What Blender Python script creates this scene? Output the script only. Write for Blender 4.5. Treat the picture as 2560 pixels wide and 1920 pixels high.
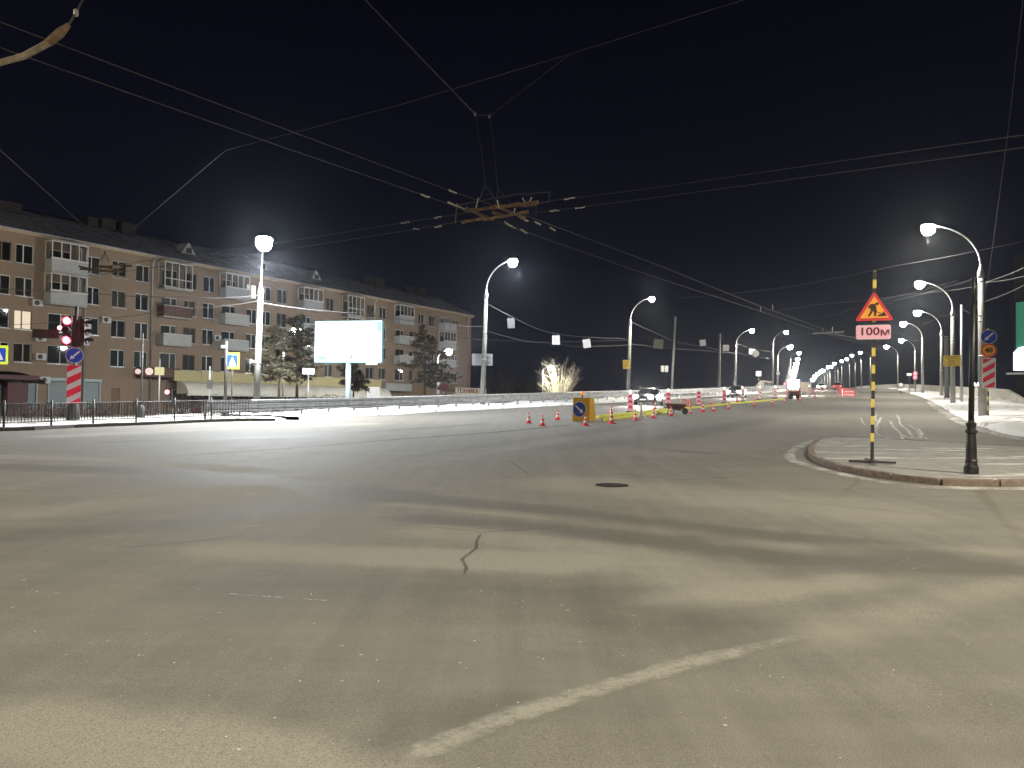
import bpy, math, random
import numpy as np
from mathutils import Vector, Matrix, noise

for o in list(bpy.data.objects):
    bpy.data.objects.remove(o, do_unlink=True)
random.seed(7)
SC = bpy.context.scene
COL = SC.collection

# ------------------------------------------------------------------ terrain heights
TH = math.radians(29.5)                      # bearing of the main road
ST, CT = math.sin(TH), math.cos(TH)
def sm(x, a, b):
    t = min(1.0, max(0.0, (x - a) / (b - a)))
    return t * t * (3 - 2 * t)
def ramp(s):                                  # the road climbs to the bridge
    if s < 175:
        e = (s - 16) / 6.0
        return .031 * 6 * (math.log(1 + math.exp(e)) if e < 30 else e)
    return .031 * 159 + .031 * 240 * (1 - math.exp(-(s - 175) / 240))
def h(x, y):
    s = x * ST + y * CT; t = x * CT - y * ST
    g = ramp(s) * sm(t, -62, -38)
    if t > 5:
        g -= sm(s, 30, 44) * min(5.0, (t - 5) * .35)
    return g
def world(s, t):
    return (s * ST + t * CT, s * CT - t * ST)
def stof(x, y):
    return (x * ST + y * CT, x * CT - y * ST)

# ------------------------------------------------------------------ camera
FPX = 1923.0
PIT, ROL = math.radians(1.34), math.radians(.7)
CZ = 1.55 + h(0, 0)
Fw = Vector((0, math.cos(PIT), math.sin(PIT))); U0 = Vector((0, -math.sin(PIT), math.cos(PIT))); R0 = Vector((1, 0, 0))
Rc = math.cos(ROL) * R0 + math.sin(ROL) * U0
Uc = -math.sin(ROL) * R0 + math.cos(ROL) * U0
cam_d = bpy.data.cameras.new("camera"); cam = bpy.data.objects.new("camera", cam_d); COL.objects.link(cam)
cam_d.sensor_width = 36; cam_d.lens = 36 * FPX / 2560
cam_d.clip_start = .1; cam_d.clip_end = 6000
cam.matrix_world = Matrix(((Rc.x, Uc.x, -Fw.x, 0), (Rc.y, Uc.y, -Fw.y, 0), (Rc.z, Uc.z, -Fw.z, CZ), (0, 0, 0, 1)))
SC.camera = cam

# survey helpers: sight lines of the photograph turned into places on the ground
def ray(px, py):
    return Fw + ((px - 1280) / FPX) * Rc - ((py - 960) / FPX) * Uc
def P(px, py, Y):
    d = ray(px, py); k = Y / d.y
    return Vector((d.x * k, Y, CZ + d.z * k))
def G(px, py, off=0.0, far=900):
    d = ray(px, py); k = 1.5
    while k < far:
        if CZ + d.z * k - h(d.x * k, d.y * k) - off < 0:
            a, b = k / 1.02, k
            for _ in range(28):
                m = (a + b) / 2
                if CZ + d.z * m - h(d.x * m, d.y * m) - off < 0: b = m
                else: a = m
            return Vector((d.x * a, d.y * a, h(d.x * a, d.y * a) + off))
        k *= 1.02
    x, y = d.x * far, d.y * far
    return Vector((x, y, h(x, y) + off))
def at_t(px, t, py=1000):                    # where the sight line crosses the line t = const
    d = ray(px, py); k = t / (d.x * CT - d.y * ST)
    x, y = d.x * k, d.y * k
    return Vector((x, y, h(x, y)))
def ground(x, y, off=0.0):
    return Vector((x, y, h(x, y) + off))

# ------------------------------------------------------------------ world: night sky with town glow
W = bpy.data.worlds.new("World"); SC.world = W; W.use_nodes = True
nt = W.node_tree; nt.nodes.clear()
wo = nt.nodes.new('ShaderNodeOutputWorld'); bg = nt.nodes.new('ShaderNodeBackground')
tc = nt.nodes.new('ShaderNodeTexCoord'); sx = nt.nodes.new('ShaderNodeSeparateXYZ'); cr = nt.nodes.new('ShaderNodeValToRGB')
nt.links.new(tc.outputs['Generated'], sx.inputs[0]); nt.links.new(sx.outputs['Z'], cr.inputs[0])
nt.links.new(cr.outputs[0], bg.inputs[0]); nt.links.new(bg.outputs[0], wo.inputs[0])
cr.color_ramp.elements[0].position = 0.0; cr.color_ramp.elements[0].color = (.0052, .0060, .0105, 1)
cr.color_ramp.elements[1].position = .55; cr.color_ramp.elements[1].color = (.0011, .0011, .0032, 1)
e = cr.color_ramp.elements.new(.18); e.color = (.0026, .0028, .0064, 1)
bg.inputs[1].default_value = 1.0

SC.view_settings.view_transform = 'Standard'; SC.view_settings.look = 'None'
SC.view_settings.exposure = 0.35; SC.view_settings.gamma = 1.0; SC.view_settings.use_curve_mapping = False
SC.render.engine = 'CYCLES'
cy = SC.cycles
cy.use_denoising = True; cy.denoising_prefilter = 'ACCURATE'; cy.denoising_input_passes = 'RGB_ALBEDO_NORMAL'
cy.max_bounces = 6; cy.diffuse_bounces = 2; cy.glossy_bounces = 3; cy.transmission_bounces = 3; cy.volume_bounces = 0
cy.transparent_max_bounces = 12
cy.sample_clamp_indirect = 3.0; cy.sample_clamp_direct = 0.0
cy.caustics_reflective = False; cy.caustics_refractive = False
cy.use_light_tree = True
SC.render.film_transparent = False

# ------------------------------------------------------------------ materials
MATS = {}
def mat(name, col, rough=.7, metal=0.0, var=.15, scale=6.0, bump=0.0, bscale=40.0, emit=None, estr=0.0, spec=.5, dirt=None, dscale=2.0, coat=0.0):
    if name in MATS: return MATS[name]
    m = bpy.data.materials.new(name); m.use_nodes = True; MATS[name] = m
    n = m.node_tree.nodes; l = m.node_tree.links
    b = n['Principled BSDF']
    b.inputs['Roughness'].default_value = rough; b.inputs['Metallic'].default_value = metal
    b.inputs['Specular IOR Level'].default_value = spec
    if coat: b.inputs['Coat Weight'].default_value = coat
    c = tuple(col) + (1,)
    tcn = n.new('ShaderNodeTexCoord')
    if var:
        nz = n.new('ShaderNodeTexNoise'); nz.inputs['Scale'].default_value = scale; nz.inputs['Detail'].default_value = 5
        l.new(tcn.outputs['Object'], nz.inputs['Vector'])
        mx = n.new('ShaderNodeMix'); mx.data_type = 'RGBA'
        mx.inputs[6].default_value = tuple(v * (1 - var) for v in col) + (1,)
        mx.inputs[7].default_value = tuple(min(1, v * (1 + var)) for v in col) + (1,)
        mr = n.new('ShaderNodeMapRange'); mr.inputs[1].default_value = .3; mr.inputs[2].default_value = .7
        l.new(nz.outputs['Fac'], mr.inputs[0]); l.new(mr.outputs[0], mx.inputs[0])
        out = mx.outputs[2]
        if dirt:
            nd = n.new('ShaderNodeTexNoise'); nd.inputs['Scale'].default_value = dscale; nd.inputs['Detail'].default_value = 7; nd.inputs['Roughness'].default_value = .65
            l.new(tcn.outputs['Object'], nd.inputs['Vector'])
            md = n.new('ShaderNodeMapRange'); md.inputs[1].default_value = .48; md.inputs[2].default_value = .68
            l.new(nd.outputs['Fac'], md.inputs[0])
            m2 = n.new('ShaderNodeMix'); m2.data_type = 'RGBA'; m2.inputs[7].default_value = tuple(dirt) + (1,)
            l.new(md.outputs[0], m2.inputs[0]); l.new(out, m2.inputs[6]); out = m2.outputs[2]
        l.new(out, b.inputs['Base Color'])
    else:
        b.inputs['Base Color'].default_value = c
    if bump:
        nb = n.new('ShaderNodeTexNoise'); nb.inputs['Scale'].default_value = bscale; nb.inputs['Detail'].default_value = 4
        l.new(tcn.outputs['Object'], nb.inputs['Vector'])
        bp = n.new('ShaderNodeBump'); bp.inputs['Strength'].default_value = bump; bp.inputs['Distance'].default_value = .03
        l.new(nb.outputs['Fac'], bp.inputs['Height']); l.new(bp.outputs[0], b.inputs['Normal'])
    if emit:
        b.inputs['Emission Color'].default_value = tuple(emit) + (1,); b.inputs['Emission Strength'].default_value = estr
    return m

M = dict(
    concrete=mat('concrete', (.30, .295, .275), .85, var=.18, scale=3, bump=.3, dirt=(.25, .24, .22), dscale=1.5),
    galv=mat('galvanised_steel', (.50, .51, .52), .45, .75, var=.15, scale=5, dirt=(.32, .31, .29)),
    steel=mat('painted_steel_grey', (.45, .45, .44), .5, .3, var=.1),
    dark=mat('dark_metal', (.03, .028, .027), .55, .2, var=.3, dirt=(.07, .06, .05)),
    black=mat('black_cast_iron', (.014, .013, .013), .45, .1, var=.3, bump=.2),
    rust=mat('rusty_steel', (.20, .125, .08), .85, .1, var=.4, scale=14, bump=.4, dirt=(.42, .27, .16), dscale=9),
    wire=mat('wire', (.085, .082, .08), .6, .2, var=.2),
    insul=mat('pale_insulator', (.62, .55, .45), .5, var=.2),
    yellow=mat('yellow_paint', (.80, .55, .05), .5, var=.12, dirt=(.45, .32, .08)),
    yellowp=mat('yellow_black_post_yellow', (.72, .56, .10), .5, var=.15),
    ybeam=mat('yellow_plastic', (.92, .90, .12), .45, var=.06, dirt=(.80, .76, .14)),
    ybox=mat('yellow_fabric', (.85, .47, .012), .6, var=.10, scale=2),
    red=mat('sign_red', (.72, .015, .05), .4, var=.08),
    redd=mat('sign_border_red', (.62, .02, .035), .4, var=.08),
    orange=mat('sign_orange', (.95, .40, .03), .4, var=.05),
    cone=mat('cone_red', (.88, .05, .06), .5, var=.08, dirt=(.6, .06, .06)),
    white=mat('white_reflective', (.86, .83, .82), .4, var=.05),
    pink=mat('pinkish_white', (.95, .50, .64), .4, var=.04),
    blue=mat('sign_blue', (.012, .055, .42), .4, var=.06),
    signback=mat('sign_back', (.50, .51, .52), .5, .3, var=.1),
    fluo=mat('fluorescent_yellow', (.80, .92, .05), .5, var=.05),
    ink=mat('sign_ink', (.02, .012, .012), .5, var=0),
    inkred=mat('dark_red_ink', (.12, .012, .02), .5, var=0),
    brown=mat('sign_pictogram', (.055, .015, .010), .5, var=0),
    rubber=mat('rubber', (.02, .02, .02), .8, var=.2),
    glass=mat('window_glass', (.012, .013, .014), .06, var=0, spec=.8),
    carglass=mat('car_glass', (.015, .016, .018), .05, var=0, spec=.9),
    pvc=mat('white_window_frame', (.62, .60, .57), .5, var=.08),
    brick=None,
)
LAMPW = mat('lamp_lens_white', (.8, .8, .8), .3, var=0, emit=(1, .96, .86), estr=260)
LAMPF = mat('lamp_lens_far', (.8, .8, .8), .3, var=0, emit=(1, .99, .95), estr=25)
LAMPS = mat('lamp_lens_small', (.8, .8, .8), .3, var=0, emit=(1, .97, .90), estr=120)
LAMPC = mat('lamp_lens_cool', (.8, .8, .8), .3, var=0, emit=(.93, .97, 1), estr=260)

def nodes_of(name):
    m = bpy.data.materials.new(name); m.use_nodes = True
    return m, m.node_tree.nodes, m.node_tree.links, m.node_tree.nodes['Principled BSDF']
def nz_(n, l, src, scale, detail=4, rough=.55, stretch=None, dist=0.0):
    t = n.new('ShaderNodeTexNoise'); t.inputs['Scale'].default_value = scale; t.inputs['Detail'].default_value = detail
    t.inputs['Roughness'].default_value = rough; t.inputs['Distortion'].default_value = dist
    if stretch:
        mp = n.new('ShaderNodeMapping'); mp.inputs['Rotation'].default_value = (0, 0, stretch[2]); mp.inputs['Scale'].default_value = (stretch[0], stretch[1], 1)
        l.new(src, mp.inputs[0]); src = mp.outputs[0]
    l.new(src, t.inputs['Vector'])
    return t.outputs['Fac']
def mr_(n, l, src, a, b, c=0.0, d=1.0):
    t = n.new('ShaderNodeMapRange'); t.interpolation_type = 'SMOOTHSTEP'
    for i, v in enumerate((a, b, c, d)): t.inputs[i + 1].default_value = v
    l.new(src, t.inputs[0]); return t.outputs[0]
def mix_(n, l, fac, a, b):
    t = n.new('ShaderNodeMix'); t.data_type = 'RGBA'
    if isinstance(fac, float): t.inputs[0].default_value = fac
    else: l.new(fac, t.inputs[0])
    for i, v in ((6, a), (7, b)):
        if isinstance(v, tuple): t.inputs[i].default_value = v + (1,) if len(v) == 3 else v
        else: l.new(v, t.inputs[i])
    return t.outputs[2]
def math_(n, l, op, a, b=0.0):
    t = n.new('ShaderNodeMath'); t.operation = op
    for i, v in enumerate((a, b)):
        if isinstance(v, (int, float)): t.inputs[i].default_value = v
        else: l.new(v, t.inputs[i])
    return t.outputs[0]

def make_asphalt():
    m, n, l, b = nodes_of('asphalt')
    g = n.new('ShaderNodeNewGeometry').outputs['Position']
    at = n.new('ShaderNodeAttribute'); at.attribute_name = 'salt'
    sal = at.outputs['Fac']
    grain = nz_(n, l, g, 130, 3, .75); grain2 = nz_(n, l, g, 330, 2, .6)
    blot = nz_(n, l, g, .55, 6, .6); blot2 = nz_(n, l, g, 2.6, 6, .65)
    streak = nz_(n, l, g, 1.1, 7, .66, (2.4, .10, TH), .2)
    streak2 = nz_(n, l, g, .9, 7, .66, (.10, 2.4, TH), .2); peb = nz_(n, l, g, 24, 2, .5)
    f = math_(n, l, 'ADD', sal, math_(n, l, 'MULTIPLY', math_(n, l, 'SUBTRACT', blot2, .5), .34))
    f = math_(n, l, 'ADD', f, math_(n, l, 'MULTIPLY', math_(n, l, 'SUBTRACT', blot, .5), .18))
    f = math_(n, l, 'ADD', f, math_(n, l, 'MULTIPLY', math_(n, l, 'SUBTRACT', streak, .5), .55))
    f = math_(n, l, 'ADD', f, math_(n, l, 'MULTIPLY', math_(n, l, 'SUBTRACT', streak2, .5), .45))
    f = mr_(n, l, f, 0.0, 1.0)
    c = mix_(n, l, f, (.108, .100, .084), (.295, .275, .234))
    c = mix_(n, l, math_(n, l, 'MULTIPLY', mr_(n, l, grain, .42, .66), .62), c, (.04, .037, .032))
    c = mix_(n, l, math_(n, l, 'MULTIPLY', mr_(n, l, grain2, .60, .72), .65), c, (.40, .385, .34))
    c = mix_(n, l, mr_(n, l, peb, .752, .775), c, (.55, .54, .50))
    l.new(c, b.inputs['Base Color'])
    r = mr_(n, l, f, 0.0, 1.0, .74, .90)
    l.new(r, b.inputs['Roughness']); b.inputs['Specular IOR Level'].default_value = .35
    bp = n.new('ShaderNodeBump'); bp.inputs['Strength'].default_value = .35; bp.inputs['Distance'].default_value = .006
    hh = math_(n, l, 'ADD', grain, math_(n, l, 'MULTIPLY', grain2, .5))
    l.new(hh, bp.inputs['Height']); l.new(bp.outputs[0], b.inputs['Normal'])
    return m
def make_snow(name, dirty=.35, tint=(.80, .80, .80)):
    m, n, l, b = nodes_of(name)
    g = n.new('ShaderNodeNewGeometry').outputs['Position']
    a = nz_(n, l, g, .9, 7, .65); c2 = nz_(n, l, g, 5, 6, .7); c3 = nz_(n, l, g, 30, 4, .6)
    f = math_(n, l, 'ADD', math_(n, l, 'MULTIPLY', a, .6), math_(n, l, 'MULTIPLY', c2, .4))
    c = mix_(n, l, mr_(n, l, f, .60 - dirty * .45, .62), tint, (.22, .205, .18))
    c = mix_(n, l, mr_(n, l, c3, .66, .76), c, (.30, .28, .25))
    l.new(c, b.inputs['Base Color']); b.inputs['Roughness'].default_value = .8
    b.inputs['Specular IOR Level'].default_value = .25
    bp = n.new('ShaderNodeBump'); bp.inputs['Strength'].default_value = .6; bp.inputs['Distance'].default_value = .06
    l.new(math_(n, l, 'ADD', c2, math_(n, l, 'MULTIPLY', c3, .4)), bp.inputs['Height']); l.new(bp.outputs[0], b.inputs['Normal'])
    return m
def make_island():
    m, n, l, b = nodes_of('frosty_paving')
    g = n.new('ShaderNodeNewGeometry').outputs['Position']
    a = nz_(n, l, g, 1.2, 7, .68, (.35, 2.2, -TH * .2), .3); a2 = nz_(n, l, g, 3, 5, .7); gr = nz_(n, l, g, 60, 3, .7)
    c = mix_(n, l, mr_(n, l, a2, .3, .7), (.23, .22, .205), (.33, .32, .30))
    c = mix_(n, l, mr_(n, l, a, .53, .63), c, (.74, .73, .73))
    c = mix_(n, l, math_(n, l, 'MULTIPLY', mr_(n, l, gr, .4, .7), .35), c, (.12, .11, .10))
    l.new(c, b.inputs['Base Color']); b.inputs['Roughness'].default_value = .8
    bp = n.new('ShaderNodeBump'); bp.inputs['Strength'].default_value = .4; bp.inputs['Distance'].default_value = .02
    l.new(gr, bp.inputs['Height']); l.new(bp.outputs[0], b.inputs['Normal'])
    return m
def make_brick():
    m, n, l, b = nodes_of('brick_facade')
    tcn = n.new('ShaderNodeTexCoord').outputs['Object']
    mp = n.new('ShaderNodeMapping'); mp.inputs['Rotation'].default_value = (math.pi / 2, 0, 0); l.new(tcn, mp.inputs[0])
    br = n.new('ShaderNodeTexBrick'); br.inputs['Scale'].default_value = 3.2; l.new(mp.outputs[0], br.inputs['Vector'])
    br.inputs['Color1'].default_value = (.29, .215, .155, 1); br.inputs['Color2'].default_value = (.25, .18, .125, 1)
    br.inputs['Mortar'].default_value = (.26, .21, .165, 1); br.inputs['Mortar Size'].default_value = .012
    a = nz_(n, l, tcn, .35, 6, .6); a2 = nz_(n, l, tcn, 3, 5, .6)
    c = mix_(n, l, mr_(n, l, a, .35, .7), br.outputs['Color'], (.275, .20, .14))
    c = mix_(n, l, math_(n, l, 'MULTIPLY', mr_(n, l, a2, .5, .75), .4), c, (.20, .13, .085))
    l.new(c, b.inputs['Base Color']); b.inputs['Roughness'].default_value = .9
    return m
def make_worn(name, col, thr=.5, scale=7.0, soft=.05, amax=1.0):
    m, n, l, b = nodes_of(name)
    g = n.new('ShaderNodeNewGeometry').outputs['Position']
    at = n.new('ShaderNodeAttribute'); at.attribute_name = 'edge'
    a = nz_(n, l, g, scale, 6, .7); a2 = nz_(n, l, g, scale * 6, 4, .7)
    f = math_(n, l, 'ADD', math_(n, l, 'MULTIPLY', a, .55), math_(n, l, 'MULTIPLY', a2, .45))
    f = math_(n, l, 'SUBTRACT', f, math_(n, l, 'MULTIPLY', at.outputs['Fac'], .32))
    l.new(math_(n, l, 'MULTIPLY', mr_(n, l, f, thr - soft, thr + soft * 1.4), amax), b.inputs['Alpha'])
    b.inputs['Base Color'].default_value = tuple(col) + (1,); b.inputs['Roughness'].default_value = .8
    return m
M['asphalt'] = make_asphalt(); M['snow'] = make_snow('snow', .12); M['snow_dirty'] = make_snow('snow_dirty', .75, (.70, .69, .67))
M['snow_mid'] = make_snow('snow_trodden', .42, (.76, .75, .73)); M['island'] = make_island(); M['brick'] = make_brick()
M['worn_white'] = make_worn('worn_white_line', (.40, .38, .33), .36, 4, .13, .62)
M['salt_mark'] = make_worn('salt_streak', (.62, .61, .58), .47, 5)
M['snow_track'] = make_worn('snow_track', (.84, .84, .83), .45, 4, .08, .8)
M['tar'] = make_worn('tar_seam', (.022, .021, .019), .26, 8)
M['crack'] = make_worn('fine_crack', (.05, .046, .04), .34, 9, .08, .48)
M['roof'] = make_snow('snowy_slate_roof', .30, (.50, .51, .56))
M['kerb'] = mat('granite_kerb', (.21, .16, .13), .9, var=.3, scale=8, bump=.5, dirt=(.15, .11, .09), dscale=3)
M['pit'] = mat('dull_iron', (.02, .018, .015), .95, var=.3, spec=.1)
M['kerbg'] = mat('dark_kerb', (.09, .085, .08), .85, var=.25, bump=.3)

# ------------------------------------------------------------------ mesh builder
class MB:
    def __init__(s): s.v = []; s.f = []; s.mi = []; s.mats = []; s.cur = 0
    def use(s, m):
        if m not in s.mats: s.mats.append(m)
        s.cur = s.mats.index(m); return s
    def add(s, vs, fs):
        b = len(s.v); s.v += [tuple(p) for p in vs]
        for f in fs: s.f.append([i + b for i in f]); s.mi.append(s.cur)
        return s
    def box(s, c, d, rz=0.0, mtx=None, taper=1.0):
        vs = []
        for z in (-.5, .5):
            k = taper if z > 0 else 1.0
            for x, y in ((-.5, -.5), (.5, -.5), (.5, .5), (-.5, .5)):
                X, Yv = x * d[0] * k, y * d[1] * k
                if rz: X, Yv = X * math.cos(rz) - Yv * math.sin(rz), X * math.sin(rz) + Yv * math.cos(rz)
                p = Vector((c[0] + X, c[1] + Yv, c[2] + z * d[2]))
                if mtx: p = mtx @ p
                vs.append(p)
        return s.add(vs, [(0, 3, 2, 1), (4, 5, 6, 7), (0, 1, 5, 4), (1, 2, 6, 5), (2, 3, 7, 6), (3, 0, 4, 7)])
    def tube(s, path, r, n=8, cap=True):
        path = [Vector(p) for p in path]; k = len(path)
        rs = r if isinstance(r, (list, tuple)) else [r] * k
        d0 = (path[1] - path[0]).normalized()
        up = Vector((0, 0, 1)) if abs(d0.z) < .95 else Vector((0, 1, 0))
        nrm = d0.cross(up).normalized(); vs = []
        for i in range(k):
            d = (path[min(i + 1, k - 1)] - path[max(i - 1, 0)])
            d = d.normalized() if d.length > 1e-9 else d0
            nrm = (nrm - d * nrm.dot(d)); nrm = nrm.normalized() if nrm.length > 1e-6 else d.orthogonal().normalized()
            bn = d.cross(nrm)
            for j in range(n):
                a = 2 * math.pi * j / n
                vs.append(path[i] + (nrm * math.cos(a) + bn * math.sin(a)) * rs[i])
        fs = [(i * n + j, i * n + (j + 1) % n, (i + 1) * n + (j + 1) % n, (i + 1) * n + j) for i in range(k - 1) for j in range(n)]
        if cap: fs += [tuple(range(n - 1, -1, -1)), tuple((k - 1) * n + j for j in range(n))]
        return s.add(vs, fs)
    def lathe(s, prof, n=16, c=(0, 0, 0), mtx=None, sx=1.0, sy=1.0):
        vs = []; fs = []
        for r, z in prof:
            for j in range(n):
                a = 2 * math.pi * j / n
                p = Vector((c[0] + r * math.cos(a) * sx, c[1] + r * math.sin(a) * sy, c[2] + z))
                vs.append(mtx @ p if mtx else p)
        k = len(prof)
        fs = [(i * n + j, i * n + (j + 1) % n, (i + 1) * n + (j + 1) % n, (i + 1) * n + j) for i in range(k - 1) for j in range(n)]
        fs += [tuple(range(n - 1, -1, -1)), tuple((k - 1) * n + j for j in range(n))]
        return s.add(vs, fs)
    def plate(s, poly, y0, y1, mtx=None):           # polygon in x,z pulled from y0 (front, towards -y) to y1
        k = len(poly)
        a = sum(poly[i][0] * poly[(i + 1) % k][1] - poly[(i + 1) % k][0] * poly[i][1] for i in range(k))
        if a < 0: poly = poly[::-1]
        vs = [Vector((x, y0, z)) for x, z in poly] + [Vector((x, y1, z)) for x, z in poly]
        if mtx: vs = [mtx @ v for v in vs]
        fs = [tuple(range(k)), tuple(range(2 * k - 1, k - 1, -1))] + [((i + 1) % k, i, i + k, (i + 1) % k + k) for i in range(k)]
        return s.add(vs, fs)
    def grid(s, rows):                              # rows of points
        n = len(rows[0]); vs = [p for r in rows for p in r]
        return s.add(vs, [(i * n + j, i * n + j + 1, (i + 1) * n + j + 1, (i + 1) * n + j) for i in range(len(rows) - 1) for j in range(n - 1)])
    def build(s, name, m=None, parent=None, smooth=False, loc=None):
        me = bpy.data.meshes.new(name); me.from_pydata(s.v, [], s.f); 
        if m is not None: me.materials.append(m)
        else:
            for q in s.mats: me.materials.append(q)
            me.polygons.foreach_set('material_index', s.mi)
        if smooth: me.polygons.foreach_set('use_smooth', [True] * len(me.polygons))
        me.update()
        return link(name, me, parent, loc)
def link(name, me, parent=None, loc=None):
    o = bpy.data.objects.new(name, me); COL.objects.link(o)
    if parent: o.parent = parent
    if loc is not None: o.location = loc
    return o
def smooth_angle(o, deg=40):
    me = o.data
    me.polygons.foreach_set('use_smooth', [True] * len(me.polygons))
    try: me.set_sharp_from_angle(angle=math.radians(deg))
    except Exception: pass
    return o
def tag(o, label, cat, group=None):
    o['label'] = label; o['category'] = cat
    if group: o['group'] = group
    return o
def thing(name, label, cat, loc=(0, 0, 0), rz=0.0, group=None):
    o = bpy.data.objects.new(name, None); COL.objects.link(o); o.location = loc; o.rotation_euler = (0, 0, rz)
    o.empty_display_size = .2
    return tag(o, label, cat, group)
def struct(o, kind='structure'):
    o['kind'] = kind; return o
def copy_tree(o, parent=None):
    c = o.copy(); COL.objects.link(c)
    if parent: c.parent = parent
    for ch in o.children: copy_tree(ch, c)
    return c
def circ(r, n=28, cx=0, cz=0, ex=1.0):
    return [(cx + r * ex * math.cos(2 * math.pi * i / n), cz + r * math.sin(2 * math.pi * i / n)) for i in range(n)]
def rrect(w, hh, r, n=5, cx=0, cz=0):
    out = []
    for qx, qz, a0 in ((1, 1, 0), (-1, 1, 90), (-1, -1, 180), (1, -1, 270)):
        for i in range(n + 1):
            a = math.radians(a0 + 90 * i / n)
            out.append((cx + qx * (w / 2 - r) + r * math.cos(a), cz + qz * (hh / 2 - r) + r * math.sin(a)))
    return out
def text_mesh(name, body, size, m, parent, loc, rot=(math.pi / 2, 0, 0), extrude=.002, bold=0.0, sx=1.0):
    cu = bpy.data.curves.new(name, 'FONT'); cu.body = body; cu.size = size; cu.extrude = extrude; cu.offset = bold
    cu.align_x = 'CENTER'; cu.align_y = 'CENTER'; cu.resolution_u = 3
    tmp = bpy.data.objects.new('tmp', cu); COL.objects.link(tmp)
    bpy.context.view_layer.update()
    me = bpy.data.meshes.new_from_object(tmp.evaluated_get(bpy.context.evaluated_depsgraph_get()))
    bpy.data.objects.remove(tmp, do_unlink=True); bpy.data.curves.remove(cu)
    me.materials.clear(); me.materials.append(m)
    o = link(name, me, parent, loc); o.rotation_euler = rot; o.scale = (sx, 1, 1)
    return o
def point_light(name, loc, power, col, parent=None, r=.18):
    d = bpy.data.lights.new(name, 'POINT'); d.energy = power; d.color = col; d.shadow_soft_size = r
    o = bpy.data.objects.new(name, d); COL.objects.link(o); o.location = loc
    if parent: o.parent = parent
    return o

# ------------------------------------------------------------------ terrain sheet with salt film
def graded(fine_a, fine_b, step, lo, hi, g=1.18):
    v = list(np.arange(fine_a, fine_b + 1e-6, step)); d = step
    x = fine_b
    while x < hi: d *= g; x += d; v.append(x)
    x = fine_a; d = step; pre = []
    while x > lo: d *= g; x -= d; pre.append(x)
    return pre[::-1] + v
SS = graded(-2, 46, .25, -120, 2600, 1.10)
TT = graded(-44, 10, .25, -1500, 1500, 1.14)
rows = []
for s_ in SS:
    rows.append([(lambda p: (p[0], p[1], h(*p)))(world(s_, t_)) for t_ in TT])
tb = MB().grid(rows)
road = struct(tb.build('road', M['asphalt'], smooth=True))
XY = np.array([(p[0], p[1]) for p in tb.v])
salt = np.full(len(XY), .44)
def seg_dist(pl):
    best = np.full(len(XY), 1e9)
    for a, b in zip(pl[:-1], pl[1:]):
        a = np.array(a[:2]); b = np.array(b[:2]); d = b - a
        k = np.clip(((XY - a) @ d) / max(1e-9, d @ d), 0, 1)
        best = np.minimum(best, np.hypot(*(XY - (a + k[:, None] * d)).T))
    return best
def streak(pix, wid, val, soft=.6):
    global salt
    pl = [G(*p) for p in pix]
    f = np.clip((wid * (1 + soft) - seg_dist(pl)) / (wid * soft * 2), 0, 1); f = f * f * (3 - 2 * f)
    salt += f * val * 1.25
# salt residue and polished wheel tracks, as they lie on the carriageway
streak([(560, 1375), (1000, 1392), (1400, 1410)], .40, .42)
streak([(1080, 1330), (1300, 1340), (1600, 1400), (1850, 1470)], .45, .26)
streak([(1000, 1390), (1400, 1400)], .30, .34)
streak([(0, 1800), (250, 1830), (560, 1880), (900, 1960)], .28, .36, .5)
streak([(0, 1900), (600, 1960)], .45, .20, .5)
streak([(860, 1232), (1300, 1268), (1800, 1330), (2300, 1378)], .38, -.36)
streak([(1050, 1295), (1500, 1335), (2000, 1400), (2500, 1420)], .32, -.34)
streak([(1000, 1262), (1500, 1302), (2000, 1362), (2560, 1380)], .20, .25)
streak([(1650, 1500), (1900, 1480), (2150, 1450)], .22, .28)
streak([(2050, 1590), (2300, 1520), (2560, 1455)], .22, .22)
streak([(600, 1460), (1100, 1470), (1500, 1500), (1700, 1560)], .55, -.16)
streak([(850, 1910), (1050, 1830), (1300, 1740)], .16, -.16)
streak([(0, 1165), (400, 1180), (760, 1212), (1000, 1240)], .55, -.30)
streak([(0, 1140), (300, 1150), (600, 1175)], .5, .22)
streak([(0, 1285), (500, 1245), (900, 1175), (1400, 1095)], .6, .20)
streak([(0, 1340), (450, 1310), (900, 1250)], .4, -.18)
streak([(800, 1190), (1200, 1120), (1600, 1060)], .6, -.18)
streak([(1400, 1120), (1700, 1090), (1900, 1050)], .8, -.14)
streak([(1450, 1210), (1800, 1240), (2150, 1270)], 1.1, .26)
streak([(1800, 1265), (2300, 1310), (2560, 1330)], .8, .10)
streak([(1700, 1130), (1900, 1090), (2050, 1040)], 1.6, .14)
streak([(150, 1090), (500, 1075), (900, 1060)], .9, .35)
streak([(300, 1104), (800, 1088), (1200, 1060)], .5, -.25)
streak([(2100, 1060), (2250, 1075), (2400, 1085)], 1.6, .20)
st_ = XY @ np.array([CT, -ST])
salt = np.where(st_ < -46, np.maximum(salt, .75), salt)
at = road.data.attributes.new('salt', 'FLOAT', 'POINT'); at.data.foreach_set('value', np.clip(salt, -.1, 1.1))

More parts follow.
